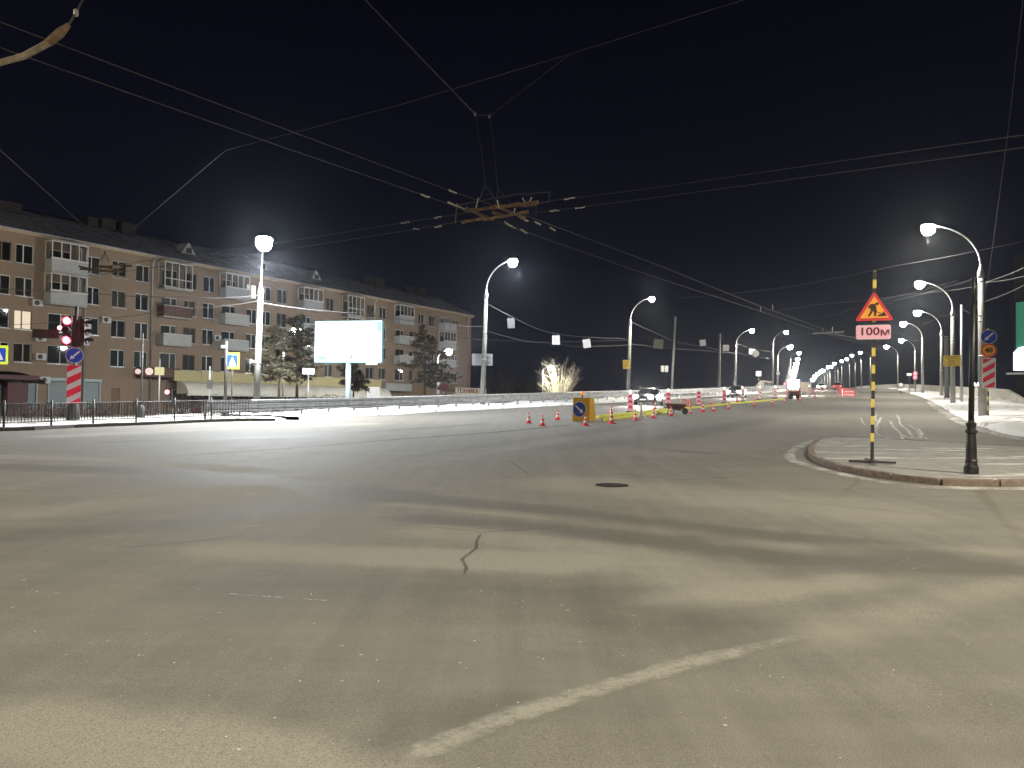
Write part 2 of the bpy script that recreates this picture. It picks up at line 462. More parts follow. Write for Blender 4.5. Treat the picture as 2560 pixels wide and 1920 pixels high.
def ribbon(name, pix, width, m, label=None, off=.004, world_pts=None, edge=True, n_sub=6):
    pl = world_pts or [G(*p) for p in pix]
    pts = []
    for a, b in zip(pl[:-1], pl[1:]):
        for i in range(n_sub): pts.append(Vector(a).lerp(Vector(b), i / n_sub))
    pts.append(Vector(pl[-1])); mb = MB(); rr = []; ev = []
    for i, p in enumerate(pts):
        d = pts[min(i + 1, len(pts) - 1)] - pts[max(i - 1, 0)]; d.z = 0; d.normalize(); nn = Vector((-d.y, d.x, 0))
        w = width if not callable(width) else width(i / (len(pts) - 1))
        row = []
        for k in (-1, -.5, 0, .5, 1):
            q = p + nn * (w / 2 * k); row.append((q.x, q.y, h(q.x, q.y) + off)); ev.append(abs(k) if edge else 0.0)
        rr.append(row)
    mb.grid(rr)
    o = struct(mb.build(name, m))
    a_ = o.data.attributes.new('edge', 'FLOAT', 'POINT'); nr = len(rr); a_.data.foreach_set('value', [v * v + max(0, 1 - min(i // 5, nr - 1 - i // 5) / max(1, nr * .18)) ** 2 * .8 for i, v in enumerate(ev)])
    return o
# worn painted line, salt dashes, seams and cracks
ribbon('road_marking', [(975, 1916), (1150, 1840), (1300, 1785), (1500, 1722), (1750, 1650), (2050, 1585)], .24, M['worn_white'])
ribbon('road_marking', [(578, 1325), (660, 1311), (770, 1297)], .035, M['salt_mark'])
ribbon('road_marking', [(528, 1481), (620, 1489), (740, 1497), (870, 1506)], .022, M['salt_mark'])
ribbon('road_marking', [(590, 1245), (660, 1229)], .05, M['salt_mark'])
ribbon('road_marking', [(600, 1292), (655, 1284)], .05, M['salt_mark'])
ribbon('road_marking', [(2270, 1425), (2350, 1408)], .03, M['salt_mark'])
ribbon('road_marking', [(630, 1440), (690, 1430)], .03, M['salt_mark'])
ribbon('tar_seam', [(400, 1142), (700, 1122), (1000, 1098), (1250, 1080), (1430, 1062)], lambda u: .14 + .22 * u, M['tar'], edge=True)
ribbon('crack', [(1205, 1330), (1192, 1352), (1190, 1372), (1155, 1398), (1166, 1420), (1158, 1444)], .055, M['crack'], n_sub=4)
ribbon('crack', [(900, 1312), (1100, 1320), (1205, 1331), (1420, 1318)], .03, M['crack'])
ribbon('crack', [(1500, 1180), (1700, 1200), (1900, 1190)], .05, M['crack'])
ribbon('crack', [(1270, 1150), (1330, 1190)], .04, M['crack'])
ribbon('crack', [(1930, 1250), (2100, 1265), (2340, 1290)], .03, M['crack'])
ribbon('crack', [(280, 1372), (480, 1355), (640, 1335)], .03, M['crack'])
for i, pl in enumerate(([(2192, 1030), (2188, 1045), (2196, 1062), (2190, 1080), (2214, 1102)], [(2236, 1030), (2248, 1046), (2250, 1060), (2272, 1078), (2292, 1108)], [(2206, 1038), (2196, 1056), (2184, 1072), (2180, 1086)], [(2262, 1058), (2285, 1070), (2300, 1088), (2332, 1104)],
           [(2222, 1046), (2232, 1066), (2252, 1084), (2262, 1112)], [(2292, 1066), (2304, 1084), (2300, 1102)], [(2150, 1040), (2158, 1058), (2168, 1068)], [(2240, 1075), (2262, 1092), (2300, 1098)], [(2210, 1090), (2235, 1104), (2256, 1116)])):
    ribbon('snow_track', pl, .16 + .10 * (i % 3), M['snow_track'])
# manhole in the middle distance
mp_ = G(1530, 1213)
mh = thing('manhole_cover', 'dark sunken manhole cover in the asphalt of the crossing', 'manhole', mp_)
mb = MB().lathe([(.30, .002), (.30, .010), (.26, .012)], 24); mb.build('ring', M['pit'], mh)
mb = MB().lathe([(.25, .003), (.25, .008), (.23, .010)], 24); mb.build('lid', M['pit'], mh)

# ------------------------------------------------------------------ island with granite kerb
isl_px = [(2560, 1216), (2400, 1214), (2300, 1208), (2150, 1186), (2060, 1162), (2032, 1145), (2028, 1130), (2040, 1112), (2075, 1100)]
isl = [G(*p) for p in isl_px]
isl = [Vector((13.5, 14.9, 0)), Vector((11.4, 14.45, 0))] + isl + [Vector((12.6, 24.6, 0)), Vector((14.6, 22.0, 0)), Vector((17, 19.8, 0))]
def resample(pl, step, closed=False):
    pl = [Vector((p[0], p[1], 0)) for p in pl]
    if closed: pl = pl + [pl[0]]
    # catmull-rom smoothing
    out = []
    for i in range(len(pl) - 1):
        p0, p1, p2, p3 = pl[max(i - 1, 0)], pl[i], pl[i + 1], pl[min(i + 2, len(pl) - 1)]
        for k in range(12):
            u = k / 12
            out.append(.5 * ((2 * p1) + (p2 - p0) * u + (2 * p0 - 5 * p1 + 4 * p2 - p3) * u * u + (3 * p1 - p0 - 3 * p2 + p3) * u ** 3))
    out.append(pl[-1]); res = [out[0]]; acc = 0.0
    for a, b in zip(out[:-1], out[1:]):
        d = (b - a).length; pos = 0.0
        while acc + (d - pos) >= step:
            pos += step - acc; acc = 0.0; res.append(a.lerp(b, pos / d))
        acc += d - pos
    return res
isl = isl + [isl[0].copy()]
ki = resample(isl, .5)
ctr = sum(ki, Vector()) / len(ki)
mb = MB(); rr = [[], [], [], []]
for p in ki:
    for k, q in enumerate((1.0, .75, .4, 0.0)):
        v = ctr.lerp(p, q); bz = .118 + .012 * noise.noise(v * .9)
        rr[k].append((v.x, v.y, h(v.x, v.y) + bz))
mb.grid(rr[::-1])
island = struct(mb.build('traffic_island', M['island'], smooth=True))
def kerb_run(path, parent, m, step=1.0, w=.16, z0=-.05, z1=.15, name='kerb_stone', gap=.012):
    p = resample(path, step)
    for a, b in zip(p[:-1], p[1:]):
        c = (a + b) / 2; d = b - a; L = d.length
        za, zb = h(a.x, a.y), h(b.x, b.y)
        jit = random.uniform(-.008, .008)
        vs = []; nn = Vector((-d.y, d.x, 0)).normalized() * w / 2; e = d.normalized() * gap / 2
        for zz in (0, 1):
            for q, zb_ in ((a + e - nn, za), (b - e - nn, zb), (b - e + nn, zb), (a + e + nn, za)):
                k = .0 if zz == 0 else .0
                vs.append((q.x, q.y, zb_ + (z1 if zz else z0) + jit))
        # small chamfer on both top edges
        top = vs[4:]; cen = Vector(top[0]).lerp(Vector(top[2]), .5)
        vt = [Vector(t).lerp(cen, .10) for t in top]
        lows = [(t[0], t[1], t[2] - .02) for t in top]
        vv = vs[:4] + lows + [tuple(t) for t in vt]
        fs = [(0, 3, 2, 1), (8, 9, 10, 11)]
        for r_ in (0, 4):
            for i in range(4): fs.append((r_ + i, r_ + (i + 1) % 4, r_ + 4 + (i + 1) % 4, r_ + 4 + i))
        MB().add(vv, fs).build(name, m, parent)
kerb_run(isl, island, M['kerb'], .95, z1=.128)
# dirty ridge of snow and slush along the island kerb
def slush(name, path, wid, hgt, m, seed=0.0, side=0.0, base=.0):
    p = resample(path, .3); mb = MB(); rr = []
    for i, a in enumerate(p):
        d = (p[min(i + 1, len(p) - 1)] - p[max(i - 1, 0)]).normalized(); nn = Vector((-d.y, d.x, 0))
        k = .5 + .5 * noise.noise(Vector((i * .23 + seed, seed, 0))); w = wid * (.25 + 1.1 * max(0, k)); row = []
        for j in range(7):
            u = j / 6 - .5; q = a + nn * (u * w + side)
            z = hgt * max(0, 1 - (2 * u) ** 2) * (.35 + .8 * k) + .02 * noise.noise(Vector((q.x * 6, q.y * 6, seed)))
            row.append((q.x, q.y, h(q.x, q.y) + base - .012 + max(0, z)))
        rr.append(row)
    mb.grid(rr); o = struct(mb.build(name, m, smooth=True)); return o
slush('snow_ridge', [G(2600, 1222), G(2400, 1221), G(2290, 1216), G(2150, 1195), G(2050, 1172), G(1975, 1146), G(1990, 1120), G(2040, 1100)], .38, .05, M['snow_dirty'], 3.1)
slush('snow_ridge', [G(2045, 1104), G(2100, 1098), G(2180, 1103), G(2300, 1118)], .5, .04, M['snow'], 8.4, base=.02)

# ------------------------------------------------------------------ verges: snow on both sides
def verge(name, inner, width_fn, m, z_edge=.10, bumps=.10, seed=0.0, step=.6, across=14, zfun=None):
    p = resample(inner, step); mb = MB(); rr = []
    for i, a in enumerate(p):
        d = (p[min(i + 1, len(p) - 1)] - p[max(i - 1, 0)]).normalized(); nn = width_fn(a, d)
        row = []
        for j in range(across + 1):
            u = (j / across) ** 1.4
            q = a + nn * u + (Vector((noise.noise(Vector((i * .31, seed, 2))), noise.noise(Vector((i * .37, seed, 5))), 0)) * .22 if j == 0 else Vector())
            b = bumps * (noise.noise(Vector((q.x * .45, q.y * .45, seed))) + .5 * noise.noise(Vector((q.x * 1.4, q.y * 1.4, seed))))
            z = h(q.x, q.y) + (-.02 if j == 0 else z_edge + b * min(1, j / 3))
            if j == across: z -= .35
            row.append((q.x, q.y, z))
        rr.append(row)
    mb.grid(rr); return struct(mb.build(name, m, smooth=True))
RK = [Vector((22, 24.0, 0)), G(2640, 1108), G(2560, 1095), G(2500, 1082), G(2440, 1064), G(2395, 1042), G(2365, 1026), G(2330, 1004), G(2297, 990)] 
RK += [Vector((*world(150, -6.5), 0)), Vector((*world(190, -10), 0)), Vector((*world(240, -17), 0))]
rv = Vector((CT, -ST, 0))
verge('snow_verge', RK, lambda a, d: rv * 7.0, M['snow'], .16, .16, 1.7)
slush('snow_ridge', [p + Vector((-.25, .1, 0)) for p in RK[1:8]], .7, .10, M['snow_dirty'], 5.5)
# left kerb of the corner, then the snow bank below the guard rail
KL = [Vector((-33, 25.5, 0)), Vector((-27.4, 29.2, 0)), G(0, 1078), G(180, 1070), G(350, 1063), G(560, 1054), G(735, 1052)]
SE = [Vector((*world(s_, t_), 0)) for s_, t_ in ((30.2, -30.0), (38, -30.0), (47.6, -29.4), (60.8, -28.0), (84, -26.6), (105, -26.2), (130, -26.0), (170, -27.5))]
lv = Vector((-CT, ST, 0))
verge('snow_verge', SE, lambda a, d: lv * 6.5, M['snow'], .20, .14, 4.2)
verge('snow_verge', KL, lambda a, d: Vector((-.62, .78, 0)) * 9.0, M['snow_mid'], .12, .05, 9.2)
lk = struct(MB().box((KL[3].x, KL[3].y + .3, h(KL[3].x, KL[3].y) - .2), (.1, .1, .1)).build('corner_kerb', M['kerbg']))
kerb_run(KL, lk, M['kerbg'], 1.0, w=.18)

# ------------------------------------------------------------------ street lamps
LAMP_GROUP_R = 'street lamps along the right side of the road'
LAMP_GROUP_L = 'street lamps along the left side of the road'
def street_lamp(label, base, H, arm, direction, group, power, col, lens, detail=True, lean=0.0, rise=1.9, bloom=1.0, sink=.3, bands=True, thick=1.0, omni=False):
    t = thing('street_lamp', label, 'street lamp', base, 0, group)
    dx, dy = direction; n = 14 if detail else 8
    Hp = H - rise - .1
    top = Vector((lean * Hp, 0, Hp))
    pole = MB().tube([(0, 0, -sink), (lean * Hp * .5, 0, Hp * .5), tuple(top)], [.215 * thick, .175 * thick, .135 * thick], n)
    po = pole.build('pole', M['concrete'], t, True)
    if detail and bands:
        for z in (Hp * .42, Hp * .66, Hp * .70, Hp * .93):
            rb = .215 - .08 * z / Hp
            MB().lathe([(rb, 0), (rb + .015, .02), (rb + .015, .07), (rb, .09)], 14, (lean * z, 0, z)).build('clamp_band', M['galv'], po, True)
    col_ = MB().lathe([(.15 * thick, -.32), (.17 * thick, -.30), (.17 * thick, .02), (.10 * thick, .18), (.065 * thick, .45)], n, tuple(top))
    col_.build('collar', M['galv'], t, True)
    path = []
    for i in range(11):
        u = i / 10; a = u * math.pi / 2 * .86
        path.append((top.x + dx * arm * (1 - math.cos(a)) / (1 - math.cos(math.pi / 2 * .86)), dy * arm * (1 - math.cos(a)) / (1 - math.cos(math.pi / 2 * .86)), Hp + .3 + (rise - .2) * math.sin(a) / math.sin(math.pi / 2 * .86)))
    br = MB().tube(path, [.055 - .018 * i / 10 for i in range(11)], 8 if detail else 6)
    br.build('bracket', M['galv'], t, True)
    hx, hy, hz = path[-1]; yaw = math.atan2(dy, dx)
    mt = Matrix.Translation((hx, hy, hz)) @ Matrix.Rotation(yaw, 4, 'Z') @ Matrix.Rotation(-.10, 4, 'Y')
    hd = MB().lathe([(.04, .13), (.24, .11), (.40, .06), (.44, .0), (.43, -.03), (.36, -.035)][::-1], n, (.34, 0, .02), mt, 1.0, .42)
    hd.build('luminaire', M['steel'], t, True)
    k = .30 * bloom  # lens enlarged and rounded to stand in for the lamp's glare
    ln = MB().lathe([(k * .90, .05), (k * 1.0, -.05), (k * .97, -.17 * bloom), (k * .80, -.30 * bloom), (k * .45, -.39 * bloom), (.03, -.42 * bloom)][::-1], n, (.36, 0, -.02), mt, 1.0, .95)
    ln.build('lens', lens, t, True)
    lp = mt @ Vector((.36, 0, -.44 * bloom - .12))
    if power:
        d = bpy.data.lights.new('lamp_beam', 'POINT' if omni else 'SPOT'); d.energy = power * .88; d.color = col; d.shadow_soft_size = .3
        if not omni: d.spot_size = math.radians(168); d.spot_blend = .35
        o = bpy.data.objects.new('lamp_beam', d); COL.objects.link(o); o.location = tuple(lp); o.parent = t
    return t
PW = 6200.0
WARM = (1.0, .92, .72); NEUT = (1.0, .94, .80); COOL = (.93, .97, 1.0)
RD = (-CT, ST); LD = (CT, -ST)
def lamp_by(head, pole_px, t, **kw):
    b = at_t(pole_px, t)
    return b
# right row: (pole px, t, head px)
R_ROW = [((2457, 41), (2333, 567)), ((2382, 65), (2287, 707)), ((2354, 90), (2282, 779)), ((2306, 112), (2253, 807)), ((2288, 152), (2247, 849)), ((2245, 182), (2214, 865))]
ordn = ['first', 'second', 'third', 'fourth', 'fifth', 'sixth', 'seventh', 'eighth', 'ninth', 'tenth', 'eleventh', 'twelfth', 'thirteenth', 'fourteenth', 'fifteenth', 'sixteenth', 'seventeenth', 'eighteenth', 'nineteenth', 'twentieth']
RPOS = []
for i, ((ppx, t_), (hx, hy)) in enumerate(R_ROW):
    b = ground(*P(ppx, 1000, t_).xy); hp = P(hx, hy, b.y + 1.2)
    H = max(8.8, min(11.8, hp.z - b.z)); RPOS.append(b)
    lab = ['tall street lamp on the right beside the blue arrow and 40 signs', 'street lamp on the right carrying a yellow notice board', 'third street lamp along the right side, just left of the notice board pole', 'fourth street lamp along the right side of the road', 'fifth street lamp on the right behind two round red signs', 'sixth street lamp on the right, left of the two round red signs'][i]
    street_lamp(lab, b, H, 2.1, RD, LAMP_GROUP_R, PW * (.80 if i < 4 else .9), NEUT, LAMPW if i < 4 else LAMPS, i < 4, bloom=1.15 + .10 * i, rise=2.6, lean=-.012 if i == 0 else 0, sink=.6)
# far right row over the bridge: the lamp heads come closer together with distance
FAR_R = [(2154, 880), (2133, 887), (2120, 896), (2107, 901), (2089, 907), (2080, 915), (2073, 916), (2060, 924), (2054, 927), (2047, 932), (2040, 939), (2034, 947)]
for i, (hx, hy) in enumerate(FAR_R):
    lo = 120.0; best = None
    for k in range(900):
        Y = lo + k * 1.0; p = P(hx, hy, Y)
        dz = p.z - h(p.x, p.y)
        if dz >= 10.6: best = p; break
    p = best or P(hx, hy, 800)
    b = Vector((p.x + CT * 2.4, p.y - ST * 2.4, 0)); b.z = h(b.x, b.y)
    street_lamp(ordn[i + 6] + ' street lamp counting along the right side over the bridge', b, p.z - b.z, 2.4, RD, LAMP_GROUP_R, PW * (1 if i < 6 else 0), NEUT, LAMPF, False, bloom=1.6 + .14 * i)
# left row behind the guard rail
L_ROW = [((640, -34.6), (676, 604), .0), ((1206, -31.9), (1281, 653), .0), ((1570, -29.6), (1618, 746), 0), ((1837, -28.6), (1854, 825), 0), ((1932, -28.6), (1974, 829), 0), ((1944, -30), (1961, 870), 0)]
LLAB = ['bright street lamp on the left beside the lit advertising screen', 'street lamp with a sign board on its pole right of the brick building', 'street lamp behind the first car carrying a small yellow notice', 'slim street lamp above the second oncoming car', 'street lamp on the left beside the concrete stair parapet', 'street lamp half hidden behind the stair parapet lamp']
LPOS = []
for i, ((ppx, t_), (hx, hy), ln) in enumerate(L_ROW):
    b = at_t(ppx, t_); hp = P(hx, hy, b.y - (1.0 if i else 1.6)); LPOS.append(b)
    H = max(9, min(12.5, hp.z - b.z))
    street_lamp(LLAB[i], b, H, 2.0 if i else 1.9, LD if i else (.36, -.93), LAMP_GROUP_L, PW * (3.8 if i == 0 else .75 if i < 4 else .9), COOL if i < 2 else NEUT, LAMPC if i < 2 else LAMPW if i < 4 else LAMPS, i < 4, lean=.022 if i < 4 else 0, rise=2.4, bloom=(1.55, 1.2, .95, 1.15, 1.25, 1.7)[i])
FAR_L = [(1994, 881), (1991, 896), (1988, 907), (1986, 916), (1983, 925), (1980, 934), (1977, 941)]
for i, (hx, hy) in enumerate(FAR_L):
    best = None
    for k in range(700):
        Y = 150 + k * 1.0; p = P(hx, hy, Y)
        if p.z - h(p.x, p.y) >= 10.6: best = p; break
    p = best or P(hx, hy, 700)
    b = Vector((p.x - CT * 2.0, p.y + ST * 2.0, 0)); b.z = h(b.x, b.y)
    street_lamp(ordn[i + 6] + ' street lamp counting along the left side beyond the works', b, p.z - b.z, 2.0, LD, LAMP_GROUP_L, PW * (1.0 if i < 3 else 0), NEUT, LAMPF, False, bloom=1.9 + .4 * i)
# lamps of the same rows that stand beside and behind the viewer and light the crossing
for lab, x, y, dr, pw, c in (('street lamp at the crossing left of the viewer', -17.5, 9.0, (.9, .42), .60, WARM), ('street lamp at the crossing behind the viewer', 2.5, -9.0, (-.3, .95), 1.55, WARM),
                             ('street lamp on the cross street right of the viewer', 17.0, 6.5, (-.9, .4), 1.4, WARM), ('street lamp on the far left corner by the shops', -41.0, 38.0, (.75, .66), .85, WARM)):
    street_lamp(lab, ground(x, y), 10.4, 2.4, dr, 'street lamps round the crossing', PW * pw, c, LAMPF, False, bloom=1.1, omni='shops' in lab)
# small lamps of the side street in front of the shops
for lab, px, py, Y, pw in (('small lit street lamp above the pine trees by the shops', 735, 823, 66, .55), ('small lit street lamp before the end of the brick building', 1117, 876, 88, .75)):
    p = P(px, py, Y); b = ground(p.x - 1.1, p.y + .8)
    street_lamp(lab, b, p.z - b.z, 1.3, (.8, -.6), 'small lamps of the side street', PW * pw, COOL, LAMPS, False, rise=1.2, bloom=1.35, thick=.42, omni=True)

# ------------------------------------------------------------------ apartment building
TB = math.radians(30.0); ub = (math.sin(TB), math.cos(TB)); nb_ = (math.cos(TB), -math.sin(TB))
pe = P(1177, 900, 121); T0 = pe.x * nb_[0] + pe.y * nb_[1]
def FS(px, py, T=T0):
    d = ray(px, py); k = T / (d.x * nb_[0] + d.y * nb_[1])
    return (k * (d.x * ub[0] + d.y * ub[1]), CZ + d.z * k)
S_END = FS(1177, 900)[0]; S0 = FS(0, 900)[0] - 9.0
BL = S_END - S0; BD = 13.0; EAVE = 15.0
orig = (ub[0] * S0 + nb_[0] * T0, ub[1] * S0 + nb_[1] * T0, 0)
bld = thing('apartment_building', 'long five-storey brick apartment building with balconies and shops below', 'building', orig, math.pi / 2 - TB)
def bx_(px, py): return FS(px, py)[0] - S0
ROWZ = [5.1, 7.8, 10.5, 13.2]; ROWY = [905, 835, 775, 700]
COLS_W = [5, 62, 232, 299, 357, 476, 523, 630, 666, 705, 825, 926, 958, 1030, 1054, 1080, 1139]
COLS_B = [158, 430, 578, 768, 875, 1003, 1112]
def col_x(px): return bx_(px, 640 + 172 * (px - 62) / 1077)
holes = []     # (x0,x1,z0,z1,type)
lit = {(62, 1): 'warm', (630, 3): 'white'}
for px in COLS_W:
    cx = col_x(px); w = 1.42 if px not in (1030,) else .9
    for r, z in enumerate(ROWZ):
        if px in (232,) and r == 0: continue
        holes.append((cx - w / 2, cx + w / 2, z - .78, z + .78, ('w', px, r)))
for px in COLS_B:
    cx = col_x(px)
    for r, z in enumerate(ROWZ):
        holes.append((cx - 1.15, cx + .65, z - .78, z + .80, ('b', px, r)))
xs0 = bx_(32, 970); SHOP = []
for a, b in ((32, 90), (122, 172), (211, 248)):
    SHOP.append((bx_(a, 970), bx_(b, 970), .55, 2.85))
for s_ in SHOP: holes.append((*s_, ('shop', 0, 0)))
dx0, dx1 = bx_(278, 975), bx_(300, 975); holes.append((dx0, dx1, .05, 2.4, ('door', 0, 0)))
xs = sorted({0.0, BL, *[v for q in holes for v in q[:2] if 0 < v < BL]}); zs = sorted({0.0, EAVE, *[v for q in holes for v in q[2:4]]})
wall = MB()
def in_hole(x, z): return any(q[0] < x < q[1] and q[2] < z < q[3] for q in holes)
for i in range(len(xs) - 1):
    j = 0; xm = (xs[i] + xs[i + 1]) / 2
    while j < len(zs) - 1:                       # merge cells upwards
        if in_hole(xm, (zs[j] + zs[j + 1]) / 2): j += 1; continue
        k = j
        while k < len(zs) - 1 and not in_hole(xm, (zs[k] + zs[k + 1]) / 2): k += 1
        wall.add([(xs[i], 0, zs[j]), (xs[i + 1], 0, zs[j]), (xs[i + 1], 0, zs[k]), (xs[i], 0, zs[k])], [(0, 1, 2, 3)])
        j = k
for a, b, c, d, _ in holes:
    dp = .16
    wall.add([(a, 0, c), (a, dp, c), (a, dp, d), (a, 0, d)], [(0, 1, 2, 3)]); wall.add([(b, 0, c), (b, dp, c), (b, dp, d), (b, 0, d)], [(3, 2, 1, 0)])
    wall.add([(a, 0, d), (a, dp, d), (b, dp, d), (b, 0, d)], [(0, 1, 2, 3)]); wall.add([(a, 0, c), (a, dp, c), (b, dp, c), (b, 0, c)], [(3, 2, 1, 0)])
wall.add([(0, .17, 0), (BL, .17, 0), (BL, .17, EAVE), (0, .17, EAVE)], [(0, 1, 2, 3)])
wall.add([(0, 0, 0), (0, BD, 0), (0, BD, EAVE), (0, 0, EAVE)], [(0, 3, 2, 1)][::1]); wall.add([(BL, 0, 0), (BL, BD, 0), (BL, BD, EAVE), (BL, 0, EAVE)], [(0, 1, 2, 3)])
wall.add([(0, BD, 0), (BL, BD, 0), (BL, BD, EAVE), (0, BD, EAVE)], [(3, 2, 1, 0)])
wall.build('wall', M['brick'], bld)
curt = [mat('curtain_%d' % i, c, .8, var=.2) for i, c in enumerate([(.10, .095, .085), (.16, .14, .10), (.05, .05, .055), (.20, .19, .17)])]
LITW = mat('lit_room_warm', (.5, .4, .3), .8, var=0, emit=(1, .80, .60), estr=.95); LITC = mat('lit_room_white', (.5, .5, .4), .8, var=0, emit=(1, .97, .80), estr=1.3)
GLS = bpy.data.materials.new('glass_pane'); GLS.use_nodes = True
gn = GLS.node_tree.nodes; gl = GLS.node_tree.links; gn.clear()
go = gn.new('ShaderNodeOutputMaterial'); gm = gn.new('ShaderNodeMixShader'); gt = gn.new('ShaderNodeBsdfTransparent'); gg = gn.new('ShaderNodeBsdfGlossy'); gf = gn.new('ShaderNodeFresnel')
gg.inputs['Roughness'].default_value = .03; gf.inputs[0].default_value = 1.7; gt.inputs[0].default_value = (.75, .78, .78, 1)
gl.new(gf.outputs[0], gm.inputs[0]); gl.new(gt.outputs[0], gm.inputs[1]); gl.new(gg.outputs[0], gm.inputs[2]); gl.new(gm.outputs[0], go.inputs[0])
frames_cache = {}
def window(cx, cz, w, hh, key, mull=(0.0,), trans=None, y=.10, parent=None):
    w_ = MB(); fr = .065
    w_.box((cx - w / 2 + fr / 2, y, cz), (fr, .07, hh)); w_.box((cx + w / 2 - fr / 2, y, cz), (fr, .07, hh))
    w_.box((cx, y, cz + hh / 2 - fr / 2), (w - 2 * fr, .07, fr)); w_.box((cx, y, cz - hh / 2 + fr / 2), (w - 2 * fr, .07, fr))
    for m_ in mull: w_.box((cx + m_ * w, y, cz), (.085, .06, hh - 2 * fr))
    if trans: w_.box((cx, y - .002, cz + trans * hh), (w - 2 * fr, .055, .06))
    wo = w_.build('window', random.choices([M['pvc'], mat('old_wood_frame', (.20, .14, .10), .7), mat('grey_frame', (.36, .35, .33), .6)], [6, 2, 2])[0], parent or bld)
    edges = [-w / 2 + fr] + [m_ * w for m_ in mull] + [w / 2 - fr]
    for a, b in zip(edges[:-1], edges[1:]):
        MB().add([(cx + a, y + .012, cz - hh / 2 + fr), (cx + b, y + .012, cz - hh / 2 + fr), (cx + b, y + .012, cz + hh / 2 - fr), (cx + a, y + .012, cz + hh / 2 - fr)], [(0, 1, 2, 3)]).build('pane', GLS, wo)
    lm = lit.get(key[1:] if len(key) == 3 else None)
    cm = LITW if lm == 'warm' else LITC if lm == 'white' else random.choices([curt[2], curt[0], curt[1], curt[3]], [5, 3, 2, 2])[0]
    MB().add([(cx - w / 2, .165, cz - hh / 2), (cx + w / 2, .165, cz - hh / 2), (cx + w / 2, .165, cz + hh / 2), (cx - w / 2, .165, cz + hh / 2)], [(0, 1, 2, 3)]).build('curtain', cm, wo)
    MB().box((cx, -.05, cz - hh / 2 - .03), (w + .1, .14, .045)).build('sill', M['galv'], wo)
    return wo
SHUT = mat('grey_roller_shutter', (.33, .38, .38), .5, .1, var=.08)
panelw = mat('white_balcony_panel', (.40, .41, .40), .6, var=.10, dirt=(.36, .35, .33), dscale=1)
panelg = mat('grey_balcony_panel', (.33, .34, .35), .6, var=.12)
panelb = mat('brown_balcony_panel', (.11, .055, .035), .7, var=.2)
slabm = mat('balcony_slab', (.36, .34, .31), .85, var=.15)
snowcap = M['snow_dirty']
for a, b, c, d, key in holes:
    cx, cz, w, hh = (a + b) / 2, (c + d) / 2, b - a, d - c
    if key[0] == 'w':
        window(cx, cz, w, hh, key, (random.choice((0.0, -.06, .06)),) if w > 1 else (), trans=None)
    elif key[0] == 'b':
        window(cx, cz, w, hh, key, (.12,), None)
    elif key[0] == 'shop':
        sh = MB(); nsl = 24
        for i in range(nsl):
            z0 = c + hh * i / nsl; z1 = c + hh * (i + 1) / nsl
            sh.add([(a, .05, z0), (b, .05, z0), (b, .02, (z0 + z1) / 2), (a, .02, (z0 + z1) / 2), (b, .05, z1), (a, .05, z1)], [(0, 1, 2, 3), (3, 2, 4, 5)])
        so = sh.build('roller_shutter', SHUT, bld)
        fr = MB()
        fr.box((a - .05, -.03, cz), (.1, .09, hh + .2)); fr.box((b + .05, -.03, cz), (.1, .09, hh + .2)); fr.box((cx, -.06, d + .16), (w + .3, .22, .26)); fr.build('shutter_box', SHUT, so)
    else:
        do = MB().box((cx, .10, cz), (w, .06, hh)).build('door', mat('brown_door', (.16, .085, .05), .6), bld)
        MB().box((cx + w * .35, .06, cz), (.04, .03, .25)).build('handle', M['steel'], do)
# balconies: which columns and rows have one and how each is closed
def balcony(px, r, kind):
    cx = col_x(px); z = ROWZ[r] - 1.25; bw, bd = 3.1, 1.05
    b_ = MB().box((cx, -bd / 2, z + .06), (bw, bd, .14)).build('balcony', slabm, bld)
    pm = {'white': panelw, 'glazed_white': panelw, 'grey': panelg, 'glazed_grey': panelg, 'brown': panelb, 'glazed_full': panelg}[kind]
    if kind != 'glazed_full':
        p_ = MB(); p_.box((cx, -bd - .02, z + .62), (bw, .05, .98)); p_.box((cx - bw / 2 + .025, -bd / 2, z + .62), (.05, bd - .06, .98)); p_.box((cx + bw / 2 - .025, -bd / 2, z + .62), (.05, bd - .06, .98))
        p_.build('panel', pm, b_)
        MB().box((cx, -bd - .02, z + 1.14), (bw + .06, .12, .06)).build('handrail', M['pvc'], b_)
    if kind.startswith('glazed'):
        z0 = z + (1.17 if kind != 'glazed_full' else .16); z1 = z + 2.62; g_ = MB(); n_ = 4
        for i in range(n_ + 1): g_.box((cx - bw / 2 + .04 + (bw - .08) * i / n_, -bd, (z0 + z1) / 2), (.08, .07, z1 - z0))
        for zz in ([z0 + .04, z1 - .04] + ([z0 + (z1 - z0) * .36] if kind == 'glazed_full' else [])): g_.box((cx, -bd, zz), (bw - .1, .062, .08))
        for i in (-1, 1):
            g_.box((cx + i * (bw / 2 - .04), -bd / 2, z1 - .04), (.075, bd - .1, .08)); g_.box((cx + i * (bw / 2 - .04), -.06, (z0 + z1) / 2), (.075, .08, z1 - z0))
        f_ = g_.build('glazing_frame', M['pvc'], b_)
        for i in range(n_):
            x0 = cx - bw / 2 + .08 + (bw - .08) * i / n_; x1 = cx - bw / 2 + (bw - .08) * (i + 1) / n_
            MB().add([(x0, -bd + .005, z0), (x1, -bd + .005, z0), (x1, -bd + .005, z1), (x0, -bd + .005, z1)], [(0, 1, 2, 3)]).build('pane', GLS, f_)
        MB().box((cx, -bd / 2 - .06, z1 + .05), (bw + .2, bd + .25, .08)).build('canopy', slabm, b_)
